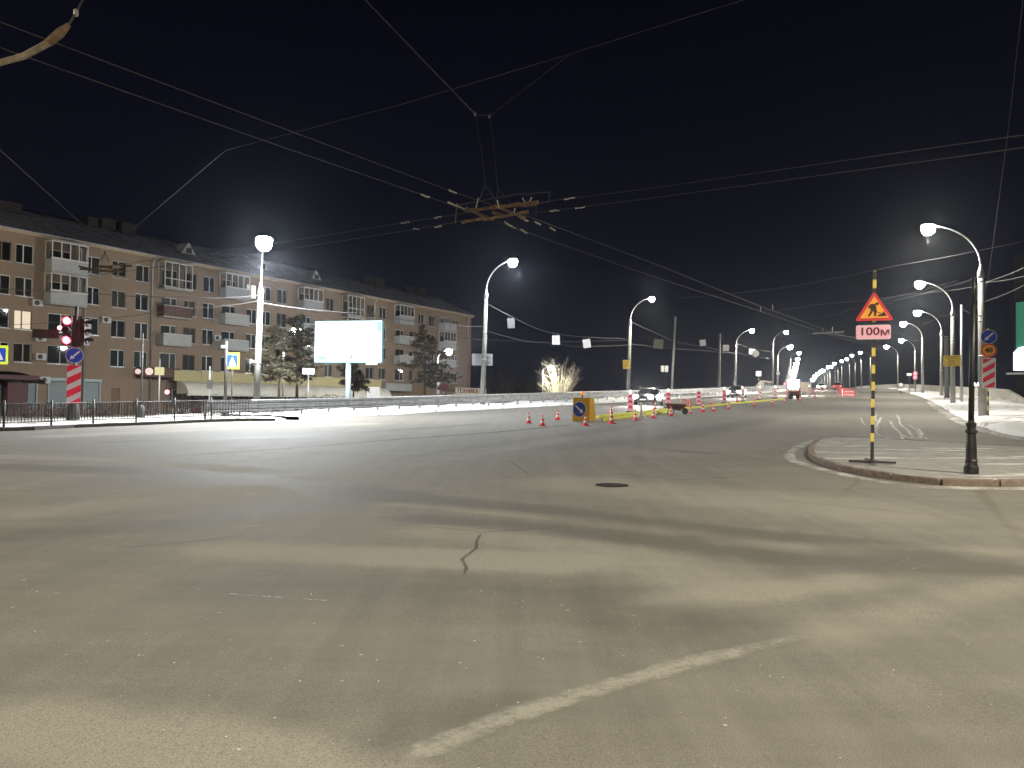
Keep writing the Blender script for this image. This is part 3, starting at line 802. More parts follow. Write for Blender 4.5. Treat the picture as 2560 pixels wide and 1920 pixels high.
BAL = {158: {3: 'glazed_white', 2: 'glazed_white'}, 430: {3: 'glazed_full', 2: 'brown', 1: 'white'}, 578: {3: 'glazed_grey', 2: 'white', 1: 'white'}, 768: {3: 'glazed_grey', 2: 'grey', 1: 'grey'},
       875: {3: 'glazed_full', 2: 'glazed_grey', 1: 'white'}, 1003: {3: 'glazed_grey', 2: 'white', 1: 'white'}, 1112: {3: 'white', 2: 'glazed_white', 1: 'white'}}
for px, d in BAL.items():
    for r, k in d.items(): balcony(px, r, k)
# air conditioners on the wall
acm = mat('air_conditioner_case', (.5, .5, .49), .5, var=.1)
for px, py in ((90, 758), (98, 845), (108, 950), (262, 800), (540, 845), (98, 892), (1010, 890)):
    x, z = bx_(px, py), FS(px, py)[1]
    ac = MB().box((x, -.19, z), (.8, .3, .55)).build('air_conditioner', acm, bld)
    MB().lathe([(.2, 0), (.2, .02)], 14, (0, 0, 0), Matrix.Translation((x - .1, -.345, z)) @ Matrix.Rotation(math.pi / 2, 4, 'X')).build('fan_grille', M['dark'], ac)
# cornice, downpipes, roof, chimneys, dormers
MB().box((BL / 2, -.16, EAVE - .12), (BL + .2, .50, .24)).build('cornice', mat('cornice_render', (.44, .33, .23), .85, var=.15), bld)
MB().box((BL / 2, -.46, EAVE + .03), (BL + .6, .14, .09)).build('gutter', M['galv'], bld)
for px in (381, 215, 936, 1170):
    x = bx_(px, 643 + (px - 381) * .19)
    MB().tube([(x, -.40, EAVE + .0), (x, -.36, EAVE - .35), (x, -.10, EAVE - .75), (x, -.09, .4)], .065, 8).build('downpipe', M['galv'], bld, True)
RH = 3.3
rf = MB(); nx = 60
def roofz(y): return EAVE + .09 + RH * (1 - abs(y - BD / 2) / (BD / 2 + .55))
rrw = []
for j in range(13):
    y = -.55 + (BD + 1.1) * j / 12; row = []
    for i in range(nx + 1):
        x = -.3 + (BL + .6) * i / nx; row.append((x, y, roofz(y) + .05 * noise.noise(Vector((x * .4, y * .8, 3)))))
    rrw.append(row)
rf.grid(rrw); roof = rf.build('roof', M['roof'], bld, True)
MB().add([(-.25, -.5, EAVE + .06), (-.25, BD + .5, EAVE + .06), (-.25, BD / 2, EAVE + RH)], [(0, 1, 2)]).build('gable', M['brick'], bld)
MB().add([(BL + .25, -.5, EAVE + .06), (BL + .25, BD + .5, EAVE + .06), (BL + .25, BD / 2, EAVE + RH)], [(0, 1, 2)]).build('gable', M['brick'], bld)
chm = mat('chimney_brick', (.022, .017, .016), .9, var=.25, bump=.3)
def roof_x(px, y):  # sight line to a place on the roof at local depth y
    return FS(px, 650, T0 - y)[0] - S0
for px, y, w, hh in ((12, 4.6, 2.0, .8), (224, 5.6, 1.0, .8), (263, 5.4, 1.4, 1.1), (314, 5.2, 1.4, 1.1), (918, 5.4, 2.2, 1.1), (945, 5.2, 2.0, 1.2), (1020, 5.2, 2.0, .9), (1052, 5.2, 2.2, 1.2), (288, 6.2, .8, .9)):
    x = roof_x(px, y); z = roofz(y)
    c_ = MB().box((x, y, z + hh / 2 - .4), (w, .9, hh + .4)).build('chimney', chm, roof)
    MB().box((x, y, z + hh - .16), (w + .16, 1.06, .12)).build('cap', chm, c_)
for px, y in ((454, 3.2), (776, 3.2), (640, 3.0)):
    x = roof_x(px, y); z = roofz(y - .9)
    dm = MB(); dm.add([(x - .9, y - 1.1, z - .1), (x + .9, y - 1.1, z - .1), (x, y - 1.1, z + 1.1), (x - .9, y + 1.4, z - .1), (x + .9, y + 1.4, z - .1), (x, y + 1.4, z + 1.1)], [(0, 1, 2), (5, 4, 3), (0, 2, 5, 3), (2, 1, 4, 5)])
    d_ = dm.build('dormer', M['roof'], roof)
    MB().box((x, y - 1.12, z + .28), (.7, .05, .55)).build('louvre', M['dark'], d_)
# shop front under the facade: brown and yellow fascia, shell awning, glazing, white fascia and sign
FY = mat('yellow_shop_fascia', (.48, .42, .20), .6, var=.10, dirt=(.5, .42, .2), dscale=.5)
fx0, fx1 = bx_(412, 925), bx_(1010, 955)
MB().box((bx_(388, 930), -.5, 3.95), (4.0, 1.0, .9)).build('brown_fascia', mat('brown_fascia', (.10, .045, .028), .6), bld)
seg = []
xa, xb = bx_(418, 935), bx_(938, 950)
n_ = 10
for i in range(n_):
    a = xa + (xb - xa) * i / n_; b = xa + (xb - xa) * (i + 1) / n_
    MB().box(((a + b) / 2, -1.02, 3.72), (b - a - .03, .10, 1.02)).build('fascia_panel', FY, bld)
MB().box(((xa + xb) / 2, -.5, 3.74), (xb - xa, .92, .9)).build('fascia_box', slabm, bld)
AW = mat('cream_awning', (.74, .71, .60), .7, var=.06, dirt=(.62, .58, .48), dscale=.6)
aw = MB(); rr = []
for i in range(7):
    u = i / 6; y = -1.05 - 1.75 * math.sin(u * math.pi / 2); z = 3.2 - 1.25 * (1 - math.cos(u * math.pi / 2))
    rr.append([(xa + .3 + (xb - xa - .3) * k / 30, y, z + (.04 * math.cos(k * 2.1) if i == 6 else 0)) for k in range(31)])
aw.grid(rr); awo = aw.build('awning', AW, bld, True)
MB().add([p for p in [(xa + .3, -1.05, 3.2)] + [r_[0] for r_ in rr[1:]] + [(xa + .3, -1.05, 1.95)]], [tuple(range(8))]).build('awning_cheek', AW, awo)
MB().box(((xa + xb) / 2, -2.82, 1.88), (xb - xa - .3, .06, .14)).build('awning_hem', AW, awo)
for i in range(26):
    a = xa + .5 + (xb - xa - 1) * i / 26; b = xa + .5 + (xb - xa - 1) * (i + 1) / 26
    g_ = MB(); g_.box((a + .04, -.06, 1.25), (.08, .1, 2.3)); g_.box(((a + b) / 2, -.06, 2.36), (b - a - .08, .1, .1)); g_.box(((a + b) / 2, -.06, .3), (b - a - .08, .1, .45))
    s_ = g_.build('shop_window', [M['pvc'], M['pvc'], mat('maroon_frame', (.16, .03, .035), .6)][i % 3], bld)
    MB().add([(a + .08, -.05, .5), (b, -.05, .5), (b, -.05, 2.3), (a + .08, -.05, 2.3)], [(0, 1, 2, 3)]).build('pane', GLS, s_)
    MB().add([(a + .08, -.01, .5), (b, -.01, .5), (b, -.01, 2.3), (a + .08, -.01, 2.3)], [(0, 1, 2, 3)]).build('display', random.choice([curt[3], panelw, panelb, panelg]), s_)
xc, xd = bx_(948, 970), bx_(1012, 972)
MB().box(((xc + xd) / 2, -.6, 3.35), (xd - xc, 1.2, 1.0)).build('white_fascia', panelw, bld)
xg, xh = bx_(1118, 978), bx_(1177, 978)
MB().box(((xg + BL) / 2, -.7, 1.5), (BL - xg, 1.4, 3.0)).build('shop_annex', slabm, bld)
tz = FS(1150, 978)[1]
sgn = MB().box(((xg + BL + 2.2) / 2, -1.5, tz), (BL + 2.2 - xg, .16, 1.05)).build('shop_sign', mat('cream_sign_board', (.66, .60, .50), .6, var=.06), bld)
text_mesh('lettering', 'ТЕХНИКА', .92, mat('maroon_lettering', (.20, .05, .05), .6, var=0), sgn, (bx_(1153, 978) - .6, -1.6, tz), extrude=.02, bold=.012, sx=1.35)
# dark porch at the left edge of the facade
po = thing('shop_porch', 'dark maroon porch with a curved roof at the left edge by the shutters', 'porch', (orig[0] + ub[0] * bx_(-38, 960) + nb_[0] * 1.6, orig[1] + ub[1] * bx_(-38, 960) + nb_[1] * 1.6, 0), math.pi / 2 - TB)
MR = mat('maroon_panel', (.085, .03, .03), .6, var=.2)
MB().box((1.0, 0, 1.3), (1.5, 2.6, 2.6)).build('side_panel', MR, po)
pr = MB(); rr = []
for i in range(9):
    u = i / 8 * 2 - 1; rr.append([(u * 2.9, y, 3.35 - .75 * u * u) for y in (-1.7, 1.5)])
pr.grid(rr); rr = [[(p[0], p[1], p[2] + .10) for p in r_] for r_ in rr]; pr.grid(rr); pr.box((0, -1.7, 3.0), (4.6, .05, .35))
pr.build('roof', MR, po)
MB().box((-1.2, -.6, 1.25), (2.6, .1, 2.4)).build('glazed_front', mat('teal_glass', (.10, .20, .19), .2, var=.1), po)

# ------------------------------------------------------------------ signs
SGN_T = .03
def arrow_poly(L, w, hw, ang):
    pts = [(-L / 2, -w / 2), (L / 2 - hw * .9, -w / 2), (L / 2 - hw * .9, -hw / 2), (L / 2, 0), (L / 2 - hw * .9, hw / 2), (L / 2 - hw * .9, w / 2), (-L / 2, w / 2)]
    c, s = math.cos(ang), math.sin(ang)
    return [(x * c - z * s, x * s + z * c) for x, z in pts]
def round_sign(parent, z, r, kind, y=-.06, name='round_sign', ang=math.radians(225), ex=1.0):
    pl = MB().plate(circ(r, 32, 0, z, ex), y, y + .02)
    if kind == 'arrow':
        o = pl.build(name, M['white'], parent); MB().plate(circ(r * .93, 32, 0, z, ex), y - .004, y).build('face', M['blue'], o)
        MB().plate([(x * ex, q + z) for x, q in arrow_poly(r * 1.5, r * .20, r * .56, ang)], y - .008, y - .004).build('arrow', M['white'], o)
    elif kind == 'speed':
        o = pl.build(name, M['orange'], parent); MB().plate(circ(r * .96, 32, 0, z), y - .004, y).build('border', M['redd'], o)
        MB().plate(circ(r * .80, 32, 0, z), y - .008, y - .004).build('face', M['orange'], o)
        text_mesh('number', '40', r * .95, M['ink'], o, (0, y - .011, z - .01), bold=.012)
    elif kind == 'no':
        o = pl.build(name, M['white'], parent); MB().plate(circ(r * .98, 32, 0, z), y - .004, y).build('border', M['red'], o)
        MB().plate(circ(r * .72, 32, 0, z), y - .008, y - .004).build('face', M['pink'], o)
        MB().plate([(-r * .5, z - r * .12), (r * .5, z - r * .12), (r * .5, z + r * .12), (-r * .5, z + r * .12)], y - .012, y - .008).build('symbol', M['ink'], o)
    return o
def stripe_board(parent, z0, z1, w, y=-.06, n=3, border=True, slope=.62):
    o = MB().plate(rrect(w, z1 - z0, .02, 2, 0, (z0 + z1) / 2), y, y + .02).build('striped_board', M['white'], parent)
    iw = w * (.84 if border else .99); a, b = z0 + (.04 if border else .005), z1 - (.04 if border else .005)
    per = (b - a) / n; x0, x1 = -iw / 2, iw / 2; rise = iw * slope
    for k in range(-1, n + 1):
        lo = a + per * k + per * .46; hi = lo + per * .54
        poly = [(x0, lo), (x1, lo + rise), (x1, hi + rise), (x0, hi)]
        # clip to the board between a and b
        def clip(pl, zc, keep_above):
            out = []
            for i in range(len(pl)):
                p, q = pl[i], pl[(i + 1) % len(pl)]
                ip, iq = ((p[1] >= zc), (q[1] >= zc)) if keep_above else ((p[1] <= zc), (q[1] <= zc))
                if ip: out.append(p)
                if ip != iq:
                    u = (zc - p[1]) / (q[1] - p[1]); out.append((p[0] + (q[0] - p[0]) * u, zc))
            return out
        poly = clip(poly, a, True)
        if len(poly) > 2: poly = clip(poly, b, False)
        if len(poly) > 2: MB().plate(poly, y - .004, y).build('red_stripe', M['red'], o)
    return o
def face_cam(p, extra=0.0):                         # yaw that turns a sign's front (-y) towards the crossing
    return math.atan2(p[0], -p[1]) * -1 + math.pi + extra if False else -math.atan2(p[0], p[1]) + extra

# works sign: orange triangle with digging man, 100 m plate, banded pole
p = G(2180, 1157, .13)
ws = thing('roadworks_sign', 'orange roadworks triangle over a 100 м plate on a yellow and black pole', 'road sign', p, face_cam(p, .03))
HP = 4.28; nb = 27
post = MB(); k = 0; z = 0.0; ln_ = math.tan(math.radians(.7))
bands = [(0, .47, 'b')]; z = .47; c_ = 'y'
while z < HP:
    z2 = min(HP, z + .19); bands.append((z, z2, c_)); c_ = 'b' if c_ == 'y' else 'y'; z = z2
po_ = MB()
for a, b, c in bands:
    po_.use(M['yellowp'] if c == 'y' else M['dark']); po_.box((ln_ * (a + b) / 2, 0, (a + b) / 2), (.072, .05, b - a))
po_.build('post', None, ws)
fo = MB(); fo.box((0, -.02, .025), (.95, .06, .05), .05); fo.box((0, .03, .055), (.06, .9, .05), .25); fo.build('cross_foot', M['dark'], ws)
tz0, TW, THt = 3.16, .80, .66
tx = ln_ * 3.3
tri = [(tx - TW / 2, tz0), (tx + TW / 2, tz0), (tx, tz0 + THt)]
def round_tri(tr, r, n=4):
    c = (sum(q[0] for q in tr) / 3, sum(q[1] for q in tr) / 3); out = []
    for i in range(3):
        p0, p1, p2 = Vector(tr[i - 1]), Vector(tr[i]), Vector(tr[(i + 1) % 3])
        a = p1 + (p0 - p1).normalized() * r * 1.7; b = p1 + (p2 - p1).normalized() * r * 1.7
        for q in range(n + 1):
            u = q / n; out.append(tuple((a * (1 - u) ** 2 + p1 * 2 * u * (1 - u) + b * u * u)))
    return out
def scale_tri(tr, k):
    c = (sum(q[0] for q in tr) / 3, sum(q[1] for q in tr) / 3); return [(c[0] + (q[0] - c[0]) * k, c[1] + (q[1] - c[1]) * k) for q in tr]
tp = MB().plate(round_tri(tri, .05), -.06, -.035).build('triangle_plate', M['redd'], ws)
MB().plate(scale_tri(tri, .735), -.066, -.06).build('face', M['orange'], tp)
S_ = TW / 700.0                                     # pictogram drawn in the photo's enlarged units
def pic(pts): return [(tx + (x - 513) * S_, tz0 + (1210 - y) * (THt / 560.0)) for x, y in pts]
man = [[(395, 968), (432, 905), (470, 890), (520, 895), (545, 930), (552, 985), (560, 1040), (540, 1060), (500, 1040), (455, 1020), (440, 965), (425, 970)],
       [(440, 1025), (480, 1035), (470, 1075), (425, 1130), (400, 1128), (412, 1090), (432, 1070)], [(510, 1040), (552, 1040), (545, 1125), (512, 1125)],
       [(548, 1032), (640, 1070), (636, 1080), (545, 1048)], [(555, 1128), (600, 1095), (640, 1085), (680, 1035), (738, 1128)]]
for q in man: MB().plate(pic(q), -.071, -.066).build('pictogram', M['brown'], tp)
MB().plate(pic([(562 + 34 * math.cos(a * math.pi / 6), 893 + 26 * math.sin(a * math.pi / 6)) for a in range(12)]), -.071, -.066).build('pictogram', M['brown'], tp)
bz = 2.925
pp = MB().plate(rrect(.71, .325, .05, 5, tx - .02, bz - .02), -.06, -.035).build('distance_plate', M['signback'], ws)
MB().plate(rrect(.69, .305, .045, 5, tx - .02, bz - .02), -.065, -.06).build('face', M['pink'], pp)
text_mesh('lettering', '100', .245, M['inkred'], pp, (tx - .10, -.068, bz - .01), bold=.004, sx=1.15); text_mesh('lettering', 'м', .235, M['inkred'], pp, (tx + .215, -.068, bz - .026), bold=.004, sx=1.15)

# black ornamental post on the island
p = G(2428, 1183, .13)
bp_ = thing('ornamental_post', 'black cast iron post with a stepped base on the traffic island', 'lamp post', p)
sc_ = .66
_pf = [(.20, 0), (.20, .13), (.175, .15), (.165, .19), (.16, .24), (.175, .26), (.15, .30), (.145, .55), (.125, .78), (.12, .84), (.165, .86), (.165, .90), (.12, .93), (.12, .98), (.135, 1.00), (.145, 1.06), (.09, 1.08), (.083, 1.12)]
MB().lathe([(r_ * sc_, z_ * .92) for r_, z_ in _pf], 20).build('base', M['black'], bp_, False)
MB().tube([(0, 0, 1.0), (.02, 0, 2.1), (.045, 0, 3.3)], [.052, .050, .046], 14).build('shaft', M['black'], bp_, True)
MB().tube([(.045, 0, 3.3), (.06, 0, 3.85)], [.034, .030], 12).build('upper_shaft', M['black'], bp_, True)

# signs beside the first right lamp
b0 = RPOS[0]
p = ground(b0.x - .05, b0.y - 1.3)
d = P(2472, 1047, p.y); p = ground(d.x, p.y, .12)
rs = thing('sign_post', 'blue arrow, orange 40 and red striped board on a yellow and black post', 'road sign', p, face_cam(p, .1))
po_ = MB(); z = -.15; c_ = 1
while z < 4.45:
    po_.use(M['yellowp'] if c_ else M['dark']); po_.box((-.03, 0, z + .125), (.075, .05, .25)); z += .25; c_ = 1 - c_
po_.build('post', None, rs)
round_sign(rs, 4.16, .37, 'arrow'); round_sign(rs, 3.46, .36, 'speed'); stripe_board(rs, 1.50, 3.06, .62)
# yellow notice board on the second right lamp
def notice(label, p, w, hh, rz, lines=5):
    t = thing('notice_board', label, 'notice board', p, rz)
    b_ = MB().plate(rrect(w, hh, .03, 2), -.02, .02).build('board', M['yellow'], t)
    for i in range(lines):
        z = hh * (.36 - .18 * i); ww = w * (.82 if i in (0,) else random.uniform(.35, .65)); n_ = int(ww / (hh * .09)); x = -ww / 2
        mb = MB()
        while x < ww / 2 - .02:
            L_ = random.uniform(.06, .2) * hh; mb.plate([(x, z - hh * .035), (min(x + L_, ww / 2), z - hh * .035), (min(x + L_, ww / 2), z + hh * .035), (x, z + hh * .035)], -.024, -.02); x += L_ + .035 * hh
        mb.build('printed_line', mat('notice_ink', (.20, .11, .02), .6, var=0), b_)
    return t
q = RPOS[1]; p = P(2380, 902, q.y - .26); notice('large yellow notice board with printed lines on the second right lamp pole', p, 1.30, .92, face_cam(p, -.06))
q = LPOS[2]; p = P(1566, 911, q.y - .26); notice('small yellow notice with printed lines on the left lamp pole behind the car', p, .72, .95, face_cam(p), 4)

# pole-mounted back-side sign board on second left lamp
q = LPOS[1]; p = P(1206, 899, q.y + .26)
t = thing('sign_board', 'wide pale sign board seen from behind on the lamp pole beside the brick building', 'road sign', p, face_cam(p))
MB().plate(rrect(1.62, .93, .05, 3), -.02, .02).build('board', M['signback'], t); MB().box((0, -.03, .2), (1.3, .03, .05)).build('rail', M['galv'], t); MB().box((0, -.03, -.2), (1.3, .03, .05)).build('rail', M['galv'], t)

# crossing sign, posts and signals on the left corner
def post_thing(name, label, cat, px, py, H, r=.045, m='dark', Y=None, foot=True, off=.12):
    p = G(px, py, off) if Y is None else ground(P(px, py, Y).x, Y, off)
    t = thing(name, label, cat, p, face_cam(p))
    MB().tube([(0, 0, -.1), (0, 0, H)], r, 10).build('post', M[m], t, True)
    if foot: MB().lathe([(r * 3, 0), (r * 3, .06), (r * 1.3, .12)], 12).build('foot', M[m], t, True)
    return t, p
def crossing_sign(t, z, size, y=-.06):
    o = MB().plate(rrect(size * 1.18, size * 1.42, .03, 3, 0, z), y, y + .02).build('sign_plate', M['fluo'], t)
    MB().plate(rrect(size * .86, size * 1.02, .02, 3, 0, z), y - .004, y).build('face', M['blue'], o)
    MB().plate([(-size * .30, z - size * .38), (size * .30, z - size * .38), (0, z + size * .36)], y - .008, y - .004).build('triangle', M['white'], o)
    f = MB().plate(circ(size * .04, 10, 0, z + size * .12), y - .012, y - .008)
    f.plate([(-.03 * size, z + .06 * size), (.05 * size, z + .05 * size), (.02 * size, z - .08 * size), (.10 * size, z - .30 * size), (.05 * size, z - .31 * size), (-.01 * size, z - .14 * size), (-.10 * size, z - .31 * size), (-.15 * size, z - .30 * size), (-.05 * size, z - .09 * size)], y - .012, y - .008)
    f.build('walking_figure', M['ink'], o)
t, p = post_thing('crossing_sign', 'yellow-bordered pedestrian crossing sign on a thin post before the cream awning', 'road sign', 578, 1040, 3.6, .04, Y=44.5)
zc = P(583, 902, 44.5).z - p.z; o = bpy.data.objects.new('sign_head', None); crossing_sign(t, zc, .66)
t, p = post_thing('crossing_sign', 'pedestrian crossing sign cut by the left edge of the picture', 'road sign', -8, 1062, 3.6, .04, Y=38)
crossing_sign(t, P(0, 887, 38).z - p.z, .66)
t, p = post_thing('lamp_post', 'dark tall post with a wide foot left of the first lit lamp', 'post', 562, 1050, 4.2, .085, Y=43)
MB().lathe([(.20, 0), (.19, .5), (.13, .62), (.11, .9)], 14).build('base', M['dark'], t, True)
MB().box((-.12, 0, 3.9), (.32, .22, .16)).build('camera_box', M['steel'], t)
t, p = post_thing('lamp_post', 'slim dark pole with a thick foot before the brown shop wall', 'post', 352, 1052, 4.6, .045, Y=42)
MB().lathe([(.19, 0), (.17, .55), (.09, .7)], 12).build('base', M['dark'], t, True)
for zz, a in ((2.5, -.2), (2.52, .36)):
    MB().plate(circ(.20 if a > 0 else .15, 16, a, zz), -.03, .0).build('small_sign', mat('faded_pink_sign', (.34, .24, .22), .6), t)
t, p = post_thing('signal_post', 'yellow box sign on a thin pale post beside the awning', 'sign', 397, 1010, 4.0, .05, 'steel', Y=55, off=0)
MB().box((0, -.05, P(402, 928, 55).z - p.z), (.62, .2, .56)).build('sign_box', FY, t)
t, p = post_thing('signal_post', 'small dark traffic signal seen from behind in front of the cream awning', 'traffic light', 523, 1012, 3.2, .05, 'steel', Y=52, off=0)
zz = P(523, 960, 52).z - p.z
MB().box((0, -.1, zz), (.34, .26, .62)).build('signal_head', M['dark'], t)
MB().tube([(0, 0, zz + .3), (0, 0, zz + .75)], .02, 6).build('aerial', M['dark'], t)
RED_HALO = mat('red_halo_glow', (.5, .02, .03), .3, var=0, emit=(1, .035, .07), estr=14)
REDC = mat('red_signal_core', (.9, .5, .5), .3, var=0, emit=(1, .20, .24), estr=9)
DLENS = mat('dark_signal_lens', (.03, .03, .03), .2, var=0)
t, p = post_thing('signal_post', 'distant traffic signal showing a small red light beside the shop awning', 'traffic light', 417, 1012, 2.6, .05, 'dark', Y=58, off=0)
zz = P(417, 980, 58).z - p.z
MB().box((0, 0, zz - .3), (.36, .26, .95)).build('signal_head', M['dark'], t)
MB().lathe([(.15, 0), (.15, .03), (.05, .05)], 14, mtx=Matrix.Translation((0, -.14, zz)) @ Matrix.Rotation(math.pi / 2, 4, 'X')).build('red_lens', REDC, t)

# main traffic light on the left corner
Yt = 38.0; p = ground(P(182, 1060, Yt).x, Yt, .12)
tl = thing('traffic_light', 'red traffic light over a blue arrow sign and striped board on the left corner', 'traffic light', p, face_cam(p))
def tz_(py, px=185): return P(px, py, Yt).z - p.z
MB().tube([(0, 0, -.1), (.01, 0, 2.0), (.05, 0, tz_(765))], [.16, .10, .085], 12).build('post', M['dark'], tl, True)
MB().lathe([(.30, 0), (.29, .55), (.22, .95), (.17, 1.05)], 14).build('base', M['dark'], tl, True)
def signal_head(name, loc, yaw, hgt, lit_red, n=3):
    e = bpy.data.objects.new(name, None)
    hd = MB(); hd.box((0, 0, 0), (.38, .24, hgt))
    o = hd.build(name, M['dark'], tl); o.location = loc; o.rotation_euler = (0, 0, yaw)
    st = hgt / n
    for i in range(n):
        z = hgt / 2 - st * (i + .5); mx = Matrix.Translation((0, -.12, z)) @ Matrix.Rotation(math.pi / 2, 4, 'X')
        MB().lathe([(.155, 0), (.155, .015), (.10, .05), (.03, .062)], 16, mtx=mx).build('lens', REDC if (i in lit_red) else DLENS, o, True)
        if i in lit_red: MB().lathe([(.185, -.01), (.185, .012), (.155, .016)], 16, mtx=mx).build('halo_ring', RED_HALO, o, True)  # added glowing ring, stands in for the red halo round the light
        vis = MB(); rr = []
        for k in range(9):
            a = math.pi * k / 8; rr.append([(.185 * math.cos(a), y, z + .185 * math.sin(a)) for y in (-.12, -.36)])
        vis.grid(rr).build('visor', M['dark'], o, True)
    return o
signal_head('signal_head', (-.32, -.10, tz_(828)), math.radians(-18), 1.42, (0, 2))  # lower red light is added, standing in for a shaken image of the top one
signal_head('signal_head', (.42, .0, tz_(830)), math.radians(52), 1.30, ())
MB().box((.05, .02, tz_(828)), (.5, .16, 1.5)).build('backing_board', M['dark'], tl)
MB().box((-1.25, .05, tz_(838)), (1.1, .24, .42)).build('side_box', M['dark'], tl)
MB().tube([(-.8, .05, tz_(838)), (0, 0, tz_(836))], .04, 8).build('side_arm', M['dark'], tl)
mb = MB().lathe([(.10, 0), (.10, .02)], 12, mtx=Matrix.Translation((-.66, -.16, tz_(822))) @ Matrix.Rotation(math.pi / 2, 4, 'X')); mb.build('blur_spot', REDC, tl)  # added red disc, stands in for a motion-blurred image of the signal
point_light('red_glow', (-.35, -1.7, tz_(820)), 28, (1, .05, .06), tl, .2)
e_ = round_sign(tl, tz_(889), .39, 'arrow', -.24); sb = stripe_board(tl, tz_(1010), tz_(914), .61, -.24, 3, False, .55)

# ------------------------------------------------------------------ corner fence
KF = [k + Vector((-.45, .62, 0)) for k in KL]
fp = resample(KF, 2.0)
fence = thing('pedestrian_fence', 'low dark metal fence along the left corner kerb', 'fence')
fbm = MB()
for i, (a, b) in enumerate(zip(fp[:-1], fp[1:])):
    za, zb = h(a.x, a.y) + .12, h(b.x, b.y) + .12
    MB().tube([(a.x, a.y, za - .2), (a.x, a.y, za + 1.12)], .045, 8).build('post', M['dark'], fence, True)
    for zz in (.18, .96):
        MB().tube([(a.x, a.y, za + zz), (b.x, b.y, zb + zz)], .025, 6).build('rail', M['dark'], fence)
    for k in range(1, 14):
        q = a.lerp(b, k / 14); z = za + (zb - za) * k / 14
        fbm.box((q.x, q.y, z + .57), (.022, .022, .78))
fb = fbm.build('bar', M['dark'], fence); fb['kind'] = 'stuff'
# a second low fence line nearer to the shops
KF2 = [Vector((-44, 45, 0)), Vector((-30, 52.5, 0)), Vector((-22, 57, 0)), Vector((-15.8, 60.5, 0))]
fp = resample(KF2, 2.4)
fence = thing('pedestrian_fence', 'second dark fence line between the corner and the shops', 'fence'); fbm = MB()
for a, b in zip(fp[:-1], fp[1:]):
    za, zb = h(a.x, a.y), h(b.x, b.y)
    MB().tube([(a.x, a.y, za - .2), (a.x, a.y, za + 1.05)], .04, 6).build('post', M['dark'], fence, True)
    for zz in (.14, .95): MB().tube([(a.x, a.y, za + zz), (b.x, b.y, zb + zz)], .022, 6).build('rail', M['dark'], fence)
    for k in range(1, 18):
        q = a.lerp(b, k / 18); z = za + (zb - za) * k / 18; fbm.box((q.x, q.y, z + .54), (.03, .03, .8))
fb = fbm.build('bar', M['dark'], fence); fb['kind'] = 'stuff'
# dark shrubs behind the fence at the foot of the shops
def shrub(label, x, y, w, hh, m, n=420, group=None, parts=True, seed=0):
    rnd = random.Random(seed); b = ground(x, y); t = thing('shrub', label, 'shrub', b, 0, group); tw = MB(); lf = MB()
    for i in range(26):
        a = rnd.uniform(0, 6.28); r = rnd.uniform(.2, 1) * w / 2; q = (math.cos(a) * r, math.sin(a) * r, hh * rnd.uniform(.6, 1))
        tw.tube([(q[0] * .15, q[1] * .15, -.05), (q[0] * .6, q[1] * .6, q[2] * .6), q], [.018, .012, .005], 4)
    for i in range(n):
        a = rnd.uniform(0, 6.28); r = math.sqrt(rnd.random()) * w / 2; z = rnd.random() ** .7 * hh * (1 - .35 * (2 * r / w) ** 2)
        c = Vector((math.cos(a) * r, math.sin(a) * r, z + .05)); d1 = Vector((rnd.uniform(-1, 1), rnd.uniform(-1, 1), rnd.uniform(-.4, 1))).normalized() * .16; d2 = d1.orthogonal().normalized() * .03
        lf.add([c - d2, c + d1, c + d2], [(0, 1, 2)])
    tw.build('stem', m, t); lf.build('twig', m, t)['kind'] = 'stuff'
    return t
SHR = mat('dry_shrub', (.075, .058, .045), .9, var=.3)
for i in range(13):
    u = i / 12; x = -38 + 24 * u; y = 47.5 + 13.5 * u
    shrub(['leftmost leafless dark shrub behind the fence', 'second', 'third', 'fourth', 'fifth', 'sixth', 'seventh', 'eighth', 'ninth', 'tenth', 'eleventh', 'twelfth', 'last'][i] + ('' if i == 0 else ' leafless dark shrub from the left behind the fence'), x + random.uniform(-.4, .4), y, 2.3, random.uniform(.95, 1.35), SHR, 260, 'leafless shrubs behind the corner fence', seed=i)

# ------------------------------------------------------------------ guard rail
GR = [Vector((*world(s_, t_), 0)) for s_, t_ in ((27.0, -33.6), (32, -32.8), (40, -31.8), (50, -30.9), (62, -29.9), (85, -28.4), (120, -27.6), (150, -28.2), (185, -31))]
gp = resample(GR, 2.0)
gr = thing('guard_rail', 'galvanised steel guard rail with two beams on posts along the left road edge', 'guard rail')
prof = [(-.155, 0), (-.13, .04), (-.085, .045), (-.05, .0), (.0, -.02), (.05, .0), (.085, .045), (.13, .04), (.155, 0)]
for zc, nm in ((.80, 'upper_beam'), (.50, 'lower_beam')):
    for k in range(0, len(gp) - 2, 2):
        mb = MB(); rr = []
        for a in gp[k:k + 3]:
            i = gp.index(a); d = (gp[min(i + 1, len(gp) - 1)] - gp[max(i - 1, 0)]).normalized(); nn = Vector((d.y, -d.x, 0))
            rr.append([(a.x + nn.x * (y + .08), a.y + nn.y * (y + .08), h(a.x, a.y) + .12 + zc + z) for z, y in prof])
        mb.grid(rr).build(nm, M['galv'], gr, True)
for a in gp: MB().box((a.x, a.y, h(a.x, a.y) + .45), (.12, .10, 1.1), TH).build('post', M['galv'], gr)

